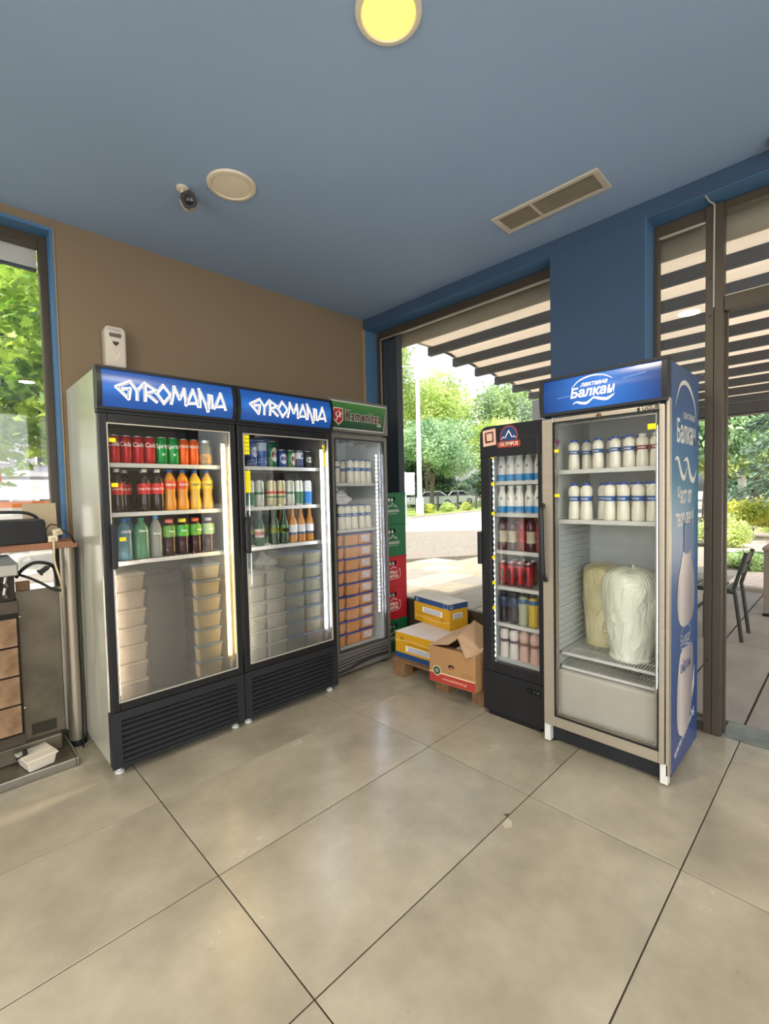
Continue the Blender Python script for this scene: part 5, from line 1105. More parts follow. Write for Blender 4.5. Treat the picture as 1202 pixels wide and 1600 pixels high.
def proto(k):
    if k in P_: return P_[k]
    if k == 'cola_can': o = can('drink_can', 'b3161d', 0.0285, 0.146, 'Cola', 0.034, tz=0.68)
    elif k == 'lime_can': o = can('drink_can', '0c8a3c', 0.0300, 0.148, 'Sprite', 0.034, tz=0.66, oval=(0.36, 0.007, 0.007, 'cfe4cc'))
    elif k == 'orange_can': o = can('drink_can', 'e2611c', 0.0280, 0.146, 'FANTA', 0.024, tz=0.70, bands=((0.0, 0.0, 'e2611c'),)[:0])
    elif k == 'cola': o = bottle('soft_drink_bottle', '24120f', S5, 'e9e4dc', 0.0145, 0.018, (0.092, 0.150, 'cf2a26'), 'Coca-Cola', 0.018)
    elif k == 'fanta_o': o = bottle('soft_drink_bottle', 'd58a1a', SF, '2a57a8', 0.0145, 0.018, (0.118, 0.165, 'd8501e'), 'FANTA', 0.019)
    elif k == 'fanta_y': o = bottle('soft_drink_bottle', 'd9a93a', SF, '2a57a8', 0.0145, 0.018, (0.118, 0.165, 'e6c61c'), 'FANTA', 0.019, tcol='2a3f7a')
    elif k == 'water_b': o = bottle('water_bottle', '8fc3d6', BW, '2f6fc0', 0.016, 0.018, None, 'DEVIN', 0.018, tz=0.15, clear=True)
    elif k == 'water_g': o = bottle('water_bottle', '86c8a4', BW, '3a8a6a', 0.016, 0.018, None, 'Gorna', 0.018, tz=0.15, clear=True)
    elif k == 'water_c': o = bottle('water_bottle', 'd6d8d2', S5, '4f9ad6', 0.0145, 0.018, None, 'Devin', 0.016, tz=0.13, clear=True)
    elif k == 'tea_r': o = bottle('tea_bottle', '35181c', FT, 'd8745c', 0.0215, 0.018, (0.104, 0.168, '5b8f3a'), 'fuze', 0.018, extra=((0.106, 0.118, 'd98a5a'),))
    elif k == 'tea_y': o = bottle('tea_bottle', '35181c', FT, 'e6d23a', 0.0215, 0.018, (0.104, 0.168, '3f9a3a'), 'fuze', 0.018, extra=((0.106, 0.118, 'e2cf2a'),))
    elif k == 'tea_o': o = bottle('tea_bottle', '35181c', FT, 'e0703a', 0.0215, 0.018, (0.104, 0.168, '5a9a34'), 'fuze', 0.018, extra=((0.106, 0.118, 'e8a02a'),))
    elif k == 'tea_w': o = bottle('tea_bottle', '35181c', FT, 'aab0c0', 0.0215, 0.018, (0.104, 0.168, '8fae7a'), 'fuze', 0.018)
    elif k == 'blue_tall': o = can('beer_can', '27417e', 0.0330, 0.168, None, oval=(0.55, 0.020, 0.034, 'c9ccd2'))
    elif k == 'blue_tall2': o = can('beer_can', '2f558f', 0.0330, 0.168, None, bands=((0.60, 0.92, 'aebccc'),))
    elif k == 'green_tall': o = can('beer_can', '176040', 0.0330, 0.168, 'A', 0.062, 'a3202a', 0.52, oval=(0.48, 0.024, 0.046, 'd8d6c6'))
    elif k == 'blue_short': o = can('beer_can', '2a3f80', 0.0330, 0.116, 'A', 0.034, '8a2a3a', 0.48, oval=(0.48, 0.025, 0.034, 'c3c8d4'))
    elif k == 'green_short': o = can('beer_can', '2c6a44', 0.0330, 0.116, 'A', 0.046, 'a3202a', 0.50, oval=(0.50, 0.024, 0.042, 'd4d2c0'))
    elif k == 'navy_short': o = can('beer_can', '2b3c6a', 0.0330, 0.116, None, bands=((0.52, 0.90, 'c4c8cc'),), oval=(0.68, 0.012, 0.012, '34486e'))
    elif k == 'black_short': o = can('beer_can', '26282a', 0.0330, 0.116, None, oval=(0.48, 0.024, 0.02, 'b8b8b2'))
    elif k == 'red_cream': o = can('beer_can', 'c4bb94', 0.0325, 0.168, None, bands=((0.48, 0.58, 'b0322c'), (0.32, 0.40, '4e7a5a')))
    elif k == 'green_wht': o = can('beer_can', 'cfd2c8', 0.0325, 0.168, None, bands=((0.06, 0.55, '2f6a44'),))
    elif k == 'blue_wht': o = can('beer_can', 'd4d8dc', 0.0325, 0.168, None, bands=((0.06, 0.55, '2f7ac0'),))
    elif k == 'silver_can': o = can('beer_can', 'b8bcae', 0.0325, 0.168, None, bands=((0.45, 0.56, '3c6a50'),))
    elif k == 'beer_green': o = bottle('beer_bottle', '26402c', BB, '2a5c3c', 0.0145, 0.010, (0.070, 0.125, '4e6a2c'), None, extra=((0.078, 0.105, 'c8c23a'),))
    elif k == 'beer_redlabel': o = bottle('beer_bottle', '2c4a34', BB, '3a5c44', 0.0145, 0.010, (0.055, 0.110, 'c4bcae'), None, extra=((0.070, 0.092, 'a83a34'),))
    elif k == 'beer_amber': o = bottle('beer_bottle', 'b0762a', BB, 'b9b4a8', 0.0145, 0.010, (0.070, 0.120, 'c9cacc'), None, extra=((0.052, 0.070, '3a3f52'),))
    elif k == 'ay': o = bottle('yogurt_drink_bottle', 'e2ddcd', AY, '2b4fa6', 0.0175, 0.012, (0.082, 0.102, '1e5596'), 'Балкан', 0.011, tz=0.092, extra=())
    elif k == 'ay_red': o = bottle('yogurt_drink_bottle', 'e2ddcd', AY, 'e6e2da', 0.0175, 0.012, (0.082, 0.102, '8a2838'), 'Балкан', 0.011, tz=0.092)
    elif k == 'ay_big': o = bottle('yogurt_drink_bottle', 'e8e4d2', AL, '2b4aa0', 0.0185, 0.013, (0.098, 0.124, '1e5fa6'), 'Балкан', 0.012, tz=0.111)
    elif k == 'ol': o = bottle('yogurt_drink_bottle', 'e4e4dc', OL, 'e8e8e4', 0.0185, 0.014, (0.004, 0.042, '2b8ac8'), 'A', 0.026, 'tcol' and '5a2c2c', tz=0.090)
    elif k == 'dk_label': o = bottle('juice_bottle', '46202a', [(r*0.95, z*0.95) for r, z in SF], '2a2a30', 0.0145, 0.014, (0.050, 0.120, 'b9b09a'), None)
    elif k == 'red_label': o = bottle('juice_bottle', '7a1c22', [(r*0.95, z*0.95) for r, z in SF], '2a2a30', 0.0145, 0.014, (0.055, 0.125, 'a42a2a'), None)
    elif k == 'or_label': o = bottle('juice_bottle', '9a5c26', [(r*0.95, z*0.95) for r, z in SF], '2a2a30', 0.0145, 0.014, (0.10, 0.135, 'c87a3a'), None)
    elif k == 'red_black': o = can('energy_can', 'b02a32', 0.0265, 0.150, None, bands=((0.86, 0.93, '26262a'), (0.05, 0.12, '26262a')), oval=(0.45, 0.010, 0.045, '2c2226'))
    elif k == 'dark_small': o = bottle('juice_bottle', '231a22', [(r*0.92, z*0.95) for r, z in FT], '2c2c34', 0.0200, 0.016, (0.10, 0.16, '2c3a54'), None)
    elif k == 'yel_small': o = bottle('juice_bottle', 'c7a82a', [(r*0.92, z*0.95) for r, z in FT], '2c2c34', 0.0200, 0.016, (0.135, 0.16, '2c5a86'), None)
    elif k == 'pale_small': o = bottle('juice_bottle', 'a3a68a', [(r*0.92, z*0.95) for r, z in FT], '2c2c34', 0.0200, 0.016, (0.135, 0.16, '2c5a86'), None)
    elif k == 'purple': o = bottle('yogurt_drink_bottle', 'd9cfc8', AL, '55294c', 0.0185, 0.016, (0.098, 0.118, '6a4a5a'), None)
    elif k == 'pink': o = bottle('yogurt_drink_bottle', 'cfa89a', AL, 'b09a94', 0.0185, 0.016, (0.098, 0.118, '8a5a54'), None)
    P_[k] = [o, False]; return P_[k]
def put(fr, k, lx, ly, z, label, cat, group, dr=0.0):
    fx, fy, rot = fr.location.x, fr.location.y, fr.rotation_euler.z
    x = fx+lx*cos(rot)-ly*sin(rot); y = fy+lx*sin(rot)+ly*cos(rot)
    p = proto(k); a = rot+dr
    if not p[1]: o = p[0]; p[1] = True; o.location = (x, y, z+0.0005); o.rotation_euler = (0, 0, a); o['label'] = label; o['group'] = group
    else: o = dup(p[0], (x, y, z+0.0005), a, label, group)
    o['category'] = cat
    return o
KN = {'cola_can': 'red cola can', 'lime_can': 'green lemonade can', 'orange_can': 'orange soda can', 'cola': 'dark cola bottle with red label', 'fanta_o': 'orange soda bottle with orange label', 'fanta_y': 'orange soda bottle with yellow label',
      'water_b': 'large blue-tinted water bottle', 'water_g': 'large green-tinted water bottle', 'water_c': 'small clear water bottle', 'tea_r': 'iced tea bottle with salmon cap', 'tea_y': 'iced tea bottle with yellow cap', 'tea_o': 'iced tea bottle with orange cap', 'tea_w': 'iced tea bottle with pale cap',
      'blue_tall': 'tall blue beer can with pale oval', 'blue_tall2': 'tall blue beer can with pale top', 'green_tall': 'tall green beer can with red letter A', 'blue_short': 'short blue beer can with pale oval', 'green_short': 'short green beer can with red letter A', 'navy_short': 'short navy and white beer can', 'black_short': 'short black beer can',
      'red_cream': 'tall cream beer can with red band', 'green_wht': 'tall white and green beer can', 'blue_wht': 'tall white and blue beer can', 'silver_can': 'tall silvery green beer can', 'beer_green': 'dark green beer bottle', 'beer_redlabel': 'green beer bottle with red and white label', 'beer_amber': 'amber beer bottle with white label',
      'ay': 'small white yogurt drink, blue band', 'ay_red': 'small white yogurt drink, red band', 'ay_big': 'tall white yogurt drink, blue band', 'ol': 'white bottle with blue foot', 'dk_label': 'dark juice bottle with cream label', 'red_label': 'red juice bottle', 'or_label': 'brown-orange juice bottle', 'red_black': 'red and black slim can',
      'dark_small': 'dark squat juice bottle', 'yel_small': 'yellow squat juice bottle', 'pale_small': 'pale grey-green squat bottle', 'purple': 'white bottle with purple cap', 'pink': 'pinkish bottle with pale cap'}
FN = {0: 'leftmost fridge', 1: 'middle fridge', 2: 'grey fridge', 3: 'narrow fridge', 4: 'silver-framed fridge'}
def row(fi, fr, shelf_name, z, front, back, group, ly=0.135, by=0.235, step=0.0):
    for side, items, y in (('front', front, ly), ('back', back, by)):
        tot = {}
        for k, x in items: tot[k] = tot.get(k, 0)+1
        cnt = {}
        for k, x in items:
            cnt[k] = cnt.get(k, 0)+1
            o_ = '' if tot[k] == 1 else ', %s from left' % ORD[cnt[k]-1]
            lab = '%s%s, %s row, %s, %s' % (KN[k], o_, side, shelf_name, FN[fi])
            cat = 'can' if 'can' in KN[k].split()[-1] or ' can' in KN[k] else 'bottle'
            put(fr, k, x, y+random.uniform(-.004, .004), z, lab, cat, group, random.uniform(-.35, .35) if k not in ('green_tall', 'lime_can') else random.uniform(-.15, .15))
# leftmost fridge
row(0, F1, 'top shelf', 1.583, [('cola_can', .100), ('cola_can', .158), ('cola_can', .216), ('cola_can', .274), ('lime_can', .336), ('lime_can', .397), ('orange_can', .456), ('orange_can', .513)],
    [('cola_can', .10), ('cola_can', .17), ('cola_can', .238), ('lime_can', .330), ('lime_can', .398), ('orange_can', .465), ('orange_can', .53)], 'cans on the top shelf of the leftmost fridge')
row(0, F1, 'middle shelf', 1.328, [('cola', .107), ('cola', .240), ('cola', .306), ('fanta_o', .374), ('fanta_o', .442), ('fanta_y', .514), ('fanta_y', .588)],
    [('cola', .170), ('cola', .262), ('cola', .335), ('fanta_o', .405), ('fanta_o', .475), ('fanta_y', .545)], 'bottles on the middle shelf of the leftmost fridge')
row(0, F1, 'lower shelf', 1.075, [('water_b', .128), ('water_g', .214), ('water_c', .290), ('tea_r', .360), ('tea_y', .432), ('tea_o', .508), ('tea_w', .584)],
    [('water_g', .098), ('water_b', .180), ('water_c', .322), ('tea_r', .397), ('tea_y', .469), ('tea_o', .546)], 'bottles on the lower shelf of the leftmost fridge')
# clear cup with picture label on the top shelf
fx, fy = F1.location.x, F1.location.y
t = empty('glass_jar', (fx-0.585, fy-0.14, 1.5835), pi, 'clear jar with a picture label at the right end of the top shelf, leftmost fridge', 'jar')
MB().lathe([(0.034, 0), (0.037, 0.004), (0.038, 0.11), (0.03, 0.125), (0.028, 0.14), (0.026, 0.14), (0.028, 0.124), (0.036, 0.11), (0.035, 0.006), (0, 0.006)], 20).build('glass_body', glassy('jar_glass', 'c6c9bc'), t, smooth=True)
MB().lathe([(0.0384, 0.012), (0.0384, 0.065)], 20, a0=-1.3, a1=1.3).build('picture_label', mat('food_picture_print', '6a5a3a', 0.4, color2='d8a050', vscale=30), t, smooth=True)
MB().lathe([(0.029, 0.128), (0.030, 0.146), (0, 0.147)], 20).build('lid', M_lid, t, smooth=True)
# middle fridge
row(1, F2, 'top shelf', 1.583, [('blue_tall', .165), ('blue_tall2', .234), ('green_tall', .309), ('blue_short', .381), ('green_short', .452), ('navy_short', .521), ('black_short', .592)],
    [('blue_tall', .12), ('blue_tall2', .195), ('green_tall', .275), ('blue_short', .36), ('green_short', .43), ('navy_short', .50)], 'cans on the top shelf of the middle fridge')
row(1, F2, 'middle shelf', 1.328, [('green_wht', .139), ('silver_can', .211), ('red_cream', .298), ('red_cream', .370), ('silver_can', .442), ('green_wht', .512), ('blue_wht', .583)],
    [('green_wht', .10), ('silver_can', .178), ('red_cream', .205+.06), ('red_cream', .345), ('silver_can', .420), ('green_wht', .49)], 'cans on the middle shelf of the middle fridge')
row(1, F2, 'lower shelf', 1.075, [('beer_redlabel', .200), ('beer_green', .315), ('beer_green', .385), ('beer_amber', .455), ('beer_amber', .525), ('beer_amber', .595)],
    [('beer_redlabel', .105), ('beer_green', .190), ('beer_green', .275), ('beer_green', .350), ('beer_amber', .425), ('beer_amber', .49), ('beer_amber', .555)], 'bottles on the lower shelf of the middle fridge')
# grey fridge
row(2, F3, 'top shelf', 1.480, [('ay_big', .306), ('ay_big', .371), ('ay_big', .435), ('ay_big', .499)], [('ay_big', .24), ('ay_big', .32), ('ay_big', .39), ('ay_big', .46)], 'yogurt drinks on the top shelf of the grey fridge')
row(2, F3, 'middle shelf', 1.118, [('ay_big', .198), ('ay_big', .264), ('ay_big', .332), ('ay_big', .415), ('ay_big', .486)], [('ay_big', .26), ('ay_big', .33), ('ay_big', .40), ('ay_big', .465)], 'yogurt drinks on the middle shelf of the grey fridge')
# narrow fridge
row(3, F4, 'top shelf', 1.452, [('ol', .0735), ('ol', .133), ('ol', .193), ('ol', .256), ('ol', .318)], [('ol', .10), ('ol', .16), ('ol', .225), ('ol', .29)], 'bottles on the top shelf of the narrow fridge')
row(3, F4, 'second shelf', 1.257, [('ol', .0735), ('ol', .133), ('ol', .193), ('ol', .256), ('ol', .318)], [('ol', .10), ('ol', .16), ('ol', .225), ('ol', .29)], 'bottles on the second shelf of the narrow fridge')
row(3, F4, 'third shelf', 1.027, [('dk_label', .078), ('dk_label', .142), ('red_label', .205), ('dk_label', .268), ('red_label', .331)], [('or_label', .10), ('or_label', .17), ('or_label', .24), ('dk_label', .31)], 'bottles on the third shelf of the narrow fridge')
row(3, F4, 'fourth shelf', 0.803, [('red_black', .073), ('red_black', .131), ('red_black', .189), ('red_black', .247)], [('red_black', .10), ('red_black', .16), ('red_black', .22)], 'cans on the fourth shelf of the narrow fridge')
row(3, F4, 'fifth shelf', 0.572, [('dark_small', .077), ('dark_small', .146), ('pale_small', .213), ('yel_small', .278)], [('dark_small', .10), ('dark_small', .18)], 'bottles on the fifth shelf of the narrow fridge')
box('floor_rack', M_linerw, 0.045, 0.367, 0.08, 0.39, 0.322, 0.345, F4)
row(3, F4, 'bottom', 0.3455, [('purple', .077), ('purple', .146), ('pink', .215), ('pink', .285)], [('purple', .11), ('purple', .18), ('pink', .25)], 'bottles on the bottom of the narrow fridge')
# silver-framed fridge
row(4, F5, 'upper shelf', 1.500, [('ay', .125), ('ay', .252), ('ay', .338), ('ay', .405), ('ay_red', .465), ('ay_red', .524)], [('ay', .165), ('ay', .226), ('ay', .290), ('ay', .36), ('ay', .43)], 'small yogurt drinks on the upper shelf of the silver-framed fridge', ly=0.125, by=0.20)
row(4, F5, 'lower shelf', 1.232, [('ay_big', .125), ('ay_big', .192), ('ay_big', .310), ('ay_big', .377), ('ay_big', .445), ('ay_big', .512)], [('ay_big', .165), ('ay_big', .250), ('ay_big', .33), ('ay_big', .40), ('ay_big', .47)], 'tall yogurt drinks on the lower shelf of the silver-framed fridge', ly=0.125, by=0.205)

# wrapped gyro meat cones
def meat(name, lx, ly, z, prof, m, label, seed):
    x, y = F5.location.x-ly, F5.location.y+lx; t = empty(name, (x, y, z+0.001), pi/2, label, 'meat cone')
    P = smoothp(prof, 7); q = MB().lathe(P, 56); g = random.Random(seed); ph = [g.uniform(0, 6.28) for _ in range(8)]
    for i, v in enumerate(q.v):
        a = math.atan2(v[1], v[0]); zz = v[2]; r = math.hypot(v[0], v[1])
        if r < 1e-4: continue
        f = 1+0.018*sin(3*a+ph[0]+6*zz)+0.014*sin(7*a+ph[1]-23*zz)+0.010*sin(13*a+ph[2]+31*zz)+0.008*sin(5*a-47*zz+ph[3])
        q.v[i] = (v[0]*f, v[1]*f, zz+0.004*sin(4*a+ph[4])*(zz > 0.05))
    q.build('wrapped_meat', m, t, smooth=True)
    H = prof[-1][1]
    MB().tube([(0.01, 0, H-0.02), (0.012, 0.004, H+0.012), (0.005, 0.01, H+0.020)], [0.008, 0.005, 0.002], 7).build('wrap_knot', m, t, smooth=True)
    MB().lathe([(prof[0][0]*0.9, 0.004), (prof[0][0]*1.08, 0.0), (prof[0][0]*1.12, 0.012), (prof[0][0]*1.02, 0.016)], 40).build('base_rim', m, t, smooth=True)
    return t
def wrapm(key, c, c2):
    # plastic film drawn into creases: sharp ridges where a warped noise crosses its middle value
    m = bpy.data.materials.new(key); m.use_nodes = True; t = m.node_tree; b = t.nodes['Principled BSDF']
    tc = t.nodes.new('ShaderNodeTexCoord'); mp = t.nodes.new('ShaderNodeMapping'); mp.inputs['Scale'].default_value = (1, 1, 0.45); t.links.new(tc.outputs['Object'], mp.inputs[0])
    n = t.nodes.new('ShaderNodeTexNoise'); n.inputs['Scale'].default_value = 13; n.inputs['Detail'].default_value = 3; n.inputs['Distortion'].default_value = 1.2
    t.links.new(mp.outputs[0], n.inputs['Vector'])
    r = t.nodes.new('ShaderNodeValToRGB'); e = r.color_ramp.elements; e[0].position = 0.40; e[0].color = (0, 0, 0, 1); e[1].position = 0.60; e[1].color = (0, 0, 0, 1)
    k = e.new(0.49); k.color = (1, 1, 1, 1); k = e.new(0.515); k.color = (0.75, 0.75, 0.75, 1)
    t.links.new(n.outputs['Fac'], r.inputs[0])
    bp = t.nodes.new('ShaderNodeBump'); bp.inputs['Strength'].default_value = 0.5; bp.inputs['Distance'].default_value = 0.008; t.links.new(r.outputs[0], bp.inputs['Height']); t.links.new(bp.outputs[0], b.inputs['Normal'])
    n2 = t.nodes.new('ShaderNodeTexNoise'); n2.inputs['Scale'].default_value = 6; n2.inputs['Detail'].default_value = 5; t.links.new(mp.outputs[0], n2.inputs['Vector'])
    r2 = t.nodes.new('ShaderNodeValToRGB'); r2.color_ramp.elements[0].position = 0.35; r2.color_ramp.elements[1].position = 0.65
    r2.color_ramp.elements[0].color = (*lin(c), 1); r2.color_ramp.elements[1].color = (*lin(c2), 1); t.links.new(n2.outputs['Fac'], r2.inputs[0]); t.links.new(r2.outputs[0], b.inputs['Base Color'])
    b.inputs['Roughness'].default_value = 0.32; b.inputs['Coat Weight'].default_value = 0.4
    return m
meat('gyro_meat_cone', 0.378, 0.225, 0.500, [(0.092, 0), (0.100, 0.05), (0.116, 0.15), (0.132, 0.28), (0.137, 0.36), (0.130, 0.42), (0.100, 0.458), (0.045, 0.474), (0, 0.474)], wrapm('white_wrap', 'd9dcc6', 'eef0e2'), 'large white plastic-wrapped gyro meat cone in front, silver-framed fridge', 3)
meat('gyro_meat_cone', 0.180, 0.370, 0.500, [(0.080, 0), (0.090, 0.06), (0.095, 0.16), (0.100, 0.28), (0.102, 0.38), (0.096, 0.43), (0.07, 0.455), (0.03, 0.462), (0, 0.462)], wrapm('yellowish_wrap', 'b9ae84', 'd6cda6'), 'smaller yellowish wrapped gyro meat cone behind the white one', 4)

# plastic tubs
def tub(name, body, lid, w=0.155, d=0.20, h=0.094, label=None):
    t = MB(); a, b = w/2, d/2; k = 0.90
    t.add([(-a*k, -b*k, 0), (a*k, -b*k, 0), (a*k, b*k, 0), (-a*k, b*k, 0), (-a, -b, h-0.012), (a, -b, h-0.012), (a, b, h-0.012), (-a, b, h-0.012)], [(0, 3, 2, 1), (4, 5, 6, 7), (0, 1, 5, 4), (1, 2, 6, 5), (2, 3, 7, 6), (3, 0, 4, 7)])
    o = t.build(name, body, bevel=0.008)
    box('lid', lid, -a-0.003, a+0.003, -b-0.003, b+0.003, h-0.013, h-0.001, o, bevel=0.004)
    if label: MB().add([(-a*0.62, -b*0.935-0.0012, 0.022), (a*0.62, -b*0.935-0.0012, 0.022), (a*0.62, -b*0.985-0.0012, h-0.022), (-a*0.62, -b*0.985-0.0012, h-0.022)], [(0, 1, 2, 3)]).build('paper_label', label, o)
    return o
def stack(fr, pr, lx, ly, z0, n, h, labf, group, first):
    fx, fy, rot = fr.location.x, fr.location.y, fr.rotation_euler.z
    for i in range(n):
        jx, jy = random.uniform(-.0012, .0012), random.uniform(-.003, .003)
        x = fx+(lx+jx)*cos(rot)-(ly+jy)*sin(rot); y = fy+(lx+jx)*sin(rot)+(ly+jy)*cos(rot)
        if first[0]: o = pr; first[0] = False; o.location = (x, y, z0+i*h); o.rotation_euler = (0, 0, rot); o['label'] = labf(i, n); o['group'] = group
        else: o = dup(pr, (x, y, z0+i*h), rot, labf(i, n), group)
        o['category'] = 'tub'
M_or = mat('orange_tub', 'd08a52', 0.35, color2='dba070', vscale=7); M_bl = mat('blue_lid', '3a4fa0', 0.4, var=0.08); M_wt = mat('white_tub', 'd9d4c6', 0.4, var=0.04)
M_lb = mat('pinkish_paper_label', 'd9bcc0', 0.6, color2='efe6ea', vscale=60)
def pos(i, n): return 'top' if i == n-1 else ('bottom' if i == 0 else ORD[i]+' from bottom')
f = [True]; ot = tub('plastic_tub', M_or, M_bl, 0.139, 0.2, 0.099); f2 = [True]; ot2 = tub('plastic_tub', M_or, M_bl, 0.139, 0.2, 0.099, M_lb)
stack(F3, ot, 0.1245, 0.20, 0.199, 9, 0.0985, lambda i, n: 'orange tub with blue lid, left stack, %s, grey fridge' % pos(i, n), 'orange tubs with blue lids', f)
stack(F3, ot, 0.2725, 0.19, 0.199, 9, 0.0985, lambda i, n: 'orange tub with blue lid, middle stack, %s, grey fridge' % pos(i, n), 'orange tubs with blue lids', f)
stack(F3, ot2, 0.4205, 0.20, 0.199, 9, 0.0985, lambda i, n: 'orange tub with paper label, right stack, %s, grey fridge' % pos(i, n), 'orange tubs with paper labels', f2)
f = [True]; wt = tub('plastic_tub', M_wt, M_wt, 0.140, 0.22, 0.094)
M_wl = mat('pale_blue_lid', '7f95b4', 0.4, var=0.06); f2 = [True]; bt = tub('plastic_tub', mat('cream_tub', 'd3c9a6', 0.4, var=0.05), M_wl, 0.145, 0.22, 0.094)
stack(F1, wt, 0.130, 0.175, 0.350, 7, 0.0945, lambda i, n: 'white tub behind frosted film, left stack, %s, leftmost fridge' % pos(i, n), 'tubs behind the frosted film of the leftmost fridge', f)
stack(F1, bt, 0.545, 0.185, 0.350, 7, 0.0945, lambda i, n: 'cream tub with blue lid, right stack, %s, leftmost fridge' % pos(i, n), 'tubs behind the frosted film of the leftmost fridge', f2)
stack(F2, wt, 0.1255, 0.175, 0.350, 6, 0.0945, lambda i, n: 'white tub behind frosted film, leftmost stack, %s, middle fridge' % pos(i, n), 'tubs behind the frosted film of the middle fridge', f)
stack(F2, wt, 0.2735, 0.175, 0.350, 6, 0.0945, lambda i, n: 'white tub behind frosted film, second stack, %s, middle fridge' % pos(i, n), 'tubs behind the frosted film of the middle fridge', f)
stack(F2, bt, 0.4245, 0.185, 0.350, 7, 0.0945, lambda i, n: 'cream tub with blue lid, third stack, %s, middle fridge' % pos(i, n), 'tubs behind the frosted film of the middle fridge', f2)
stack(F2, bt, 0.5780, 0.185, 0.350, 7, 0.0945, lambda i, n: 'cream tub with blue lid, rightmost stack, %s, middle fridge' % pos(i, n), 'tubs behind the frosted film of the middle fridge', f2)
# tall dark box added for the dark gap between the tub stacks of the leftmost fridge
t = empty('gap_dark_box', (fx-0.325, fy-0.24, 0.349), pi, 'tall dark box added to darken the gap between tub stacks, behind frosted film', 'crate')
q = MB().box(-0.095, 0.095, -0.12, -0.11, 0, 0.62).box(-0.095, 0.095, 0.11, 0.12, 0, 0.62).box(-0.095, -0.085, -0.11, 0.11, 0, 0.62).box(0.085, 0.095, -0.11, 0.11, 0, 0.62).box(-0.085, 0.085, -0.11, 0.11, 0, 0.01)
q.build('body', mat('gap_dark', '1f2833', 0.5, var=0.08), t, bevel=0.004)
box('rim', mat('gap_dark_rim', '1f2833', 0.5, var=0.05), -0.1, 0.1, -0.125, -0.1, 0.60, 0.63, t, bevel=0.004)
# blue-lidded tub and white bag at the left of the grey fridge's upper shelves
def bag(name, loc, r, label, seed, m):
    q = MB().ball((0, 0, 0), 1, 26, 18); g = random.Random(seed); ph = [g.uniform(0, 6.28) for _ in range(6)]
    for i, v in enumerate(q.v):
        x, y, z = v; f_ = 1+0.16*sin(4*x+ph[0]+3*z)+0.12*sin(7*y+ph[1]-5*x)+0.10*sin(9*z+ph[2]+4*y)+0.05*sin(17*x+13*z+ph[3])
        q.v[i] = (x*r[0]*f_, y*r[1]*f_, max(z*f_, -0.8)*r[2])
    o = q.build('plastic', m, None, smooth=True); o.name = name; o.location = loc; tag(o, label, 'bag')
    k = MB().tube([(0, 0, r[2]*0.8), (0.005, 0.0, r[2]*1.15), (0.03, 0.0, r[2]*1.4)], [0.018, 0.009, 0.022], 9).build('knotted_top', m, o, smooth=True)
    return o
M_bag = mat('white_plastic_bag', 'd9d8dc', 0.35, var=0.05, vscale=9, bump=0.6, bscale=24, coat=0.3)
g3x, g3y = F3.location.x, F3.location.y
t2 = tub('plastic_tub', M_wt, M_bl, 0.115, 0.13, 0.13); t2.location = (g3x-0.115, g3y-0.16, 1.4805); t2.rotation_euler = (0, 0, pi); tag(t2, 'white tub with dark blue lid at left of top shelf, grey fridge', 'tub')
bag('plastic_bag', (g3x-0.185, g3y-0.145, 1.118+0.192+0.012+0.042), (0.100, 0.055, 0.052), 'crumpled white plastic bag lying on the yogurt bottles, grey fridge', 2, M_bag)
bag('plastic_bag', (0.590-0.255, -0.335-0.165, 0.350+0.0945*6+0.037), (0.07, 0.06, 0.045), 'knotted white plastic bag on the left tubs, middle fridge', 5, M_bag)

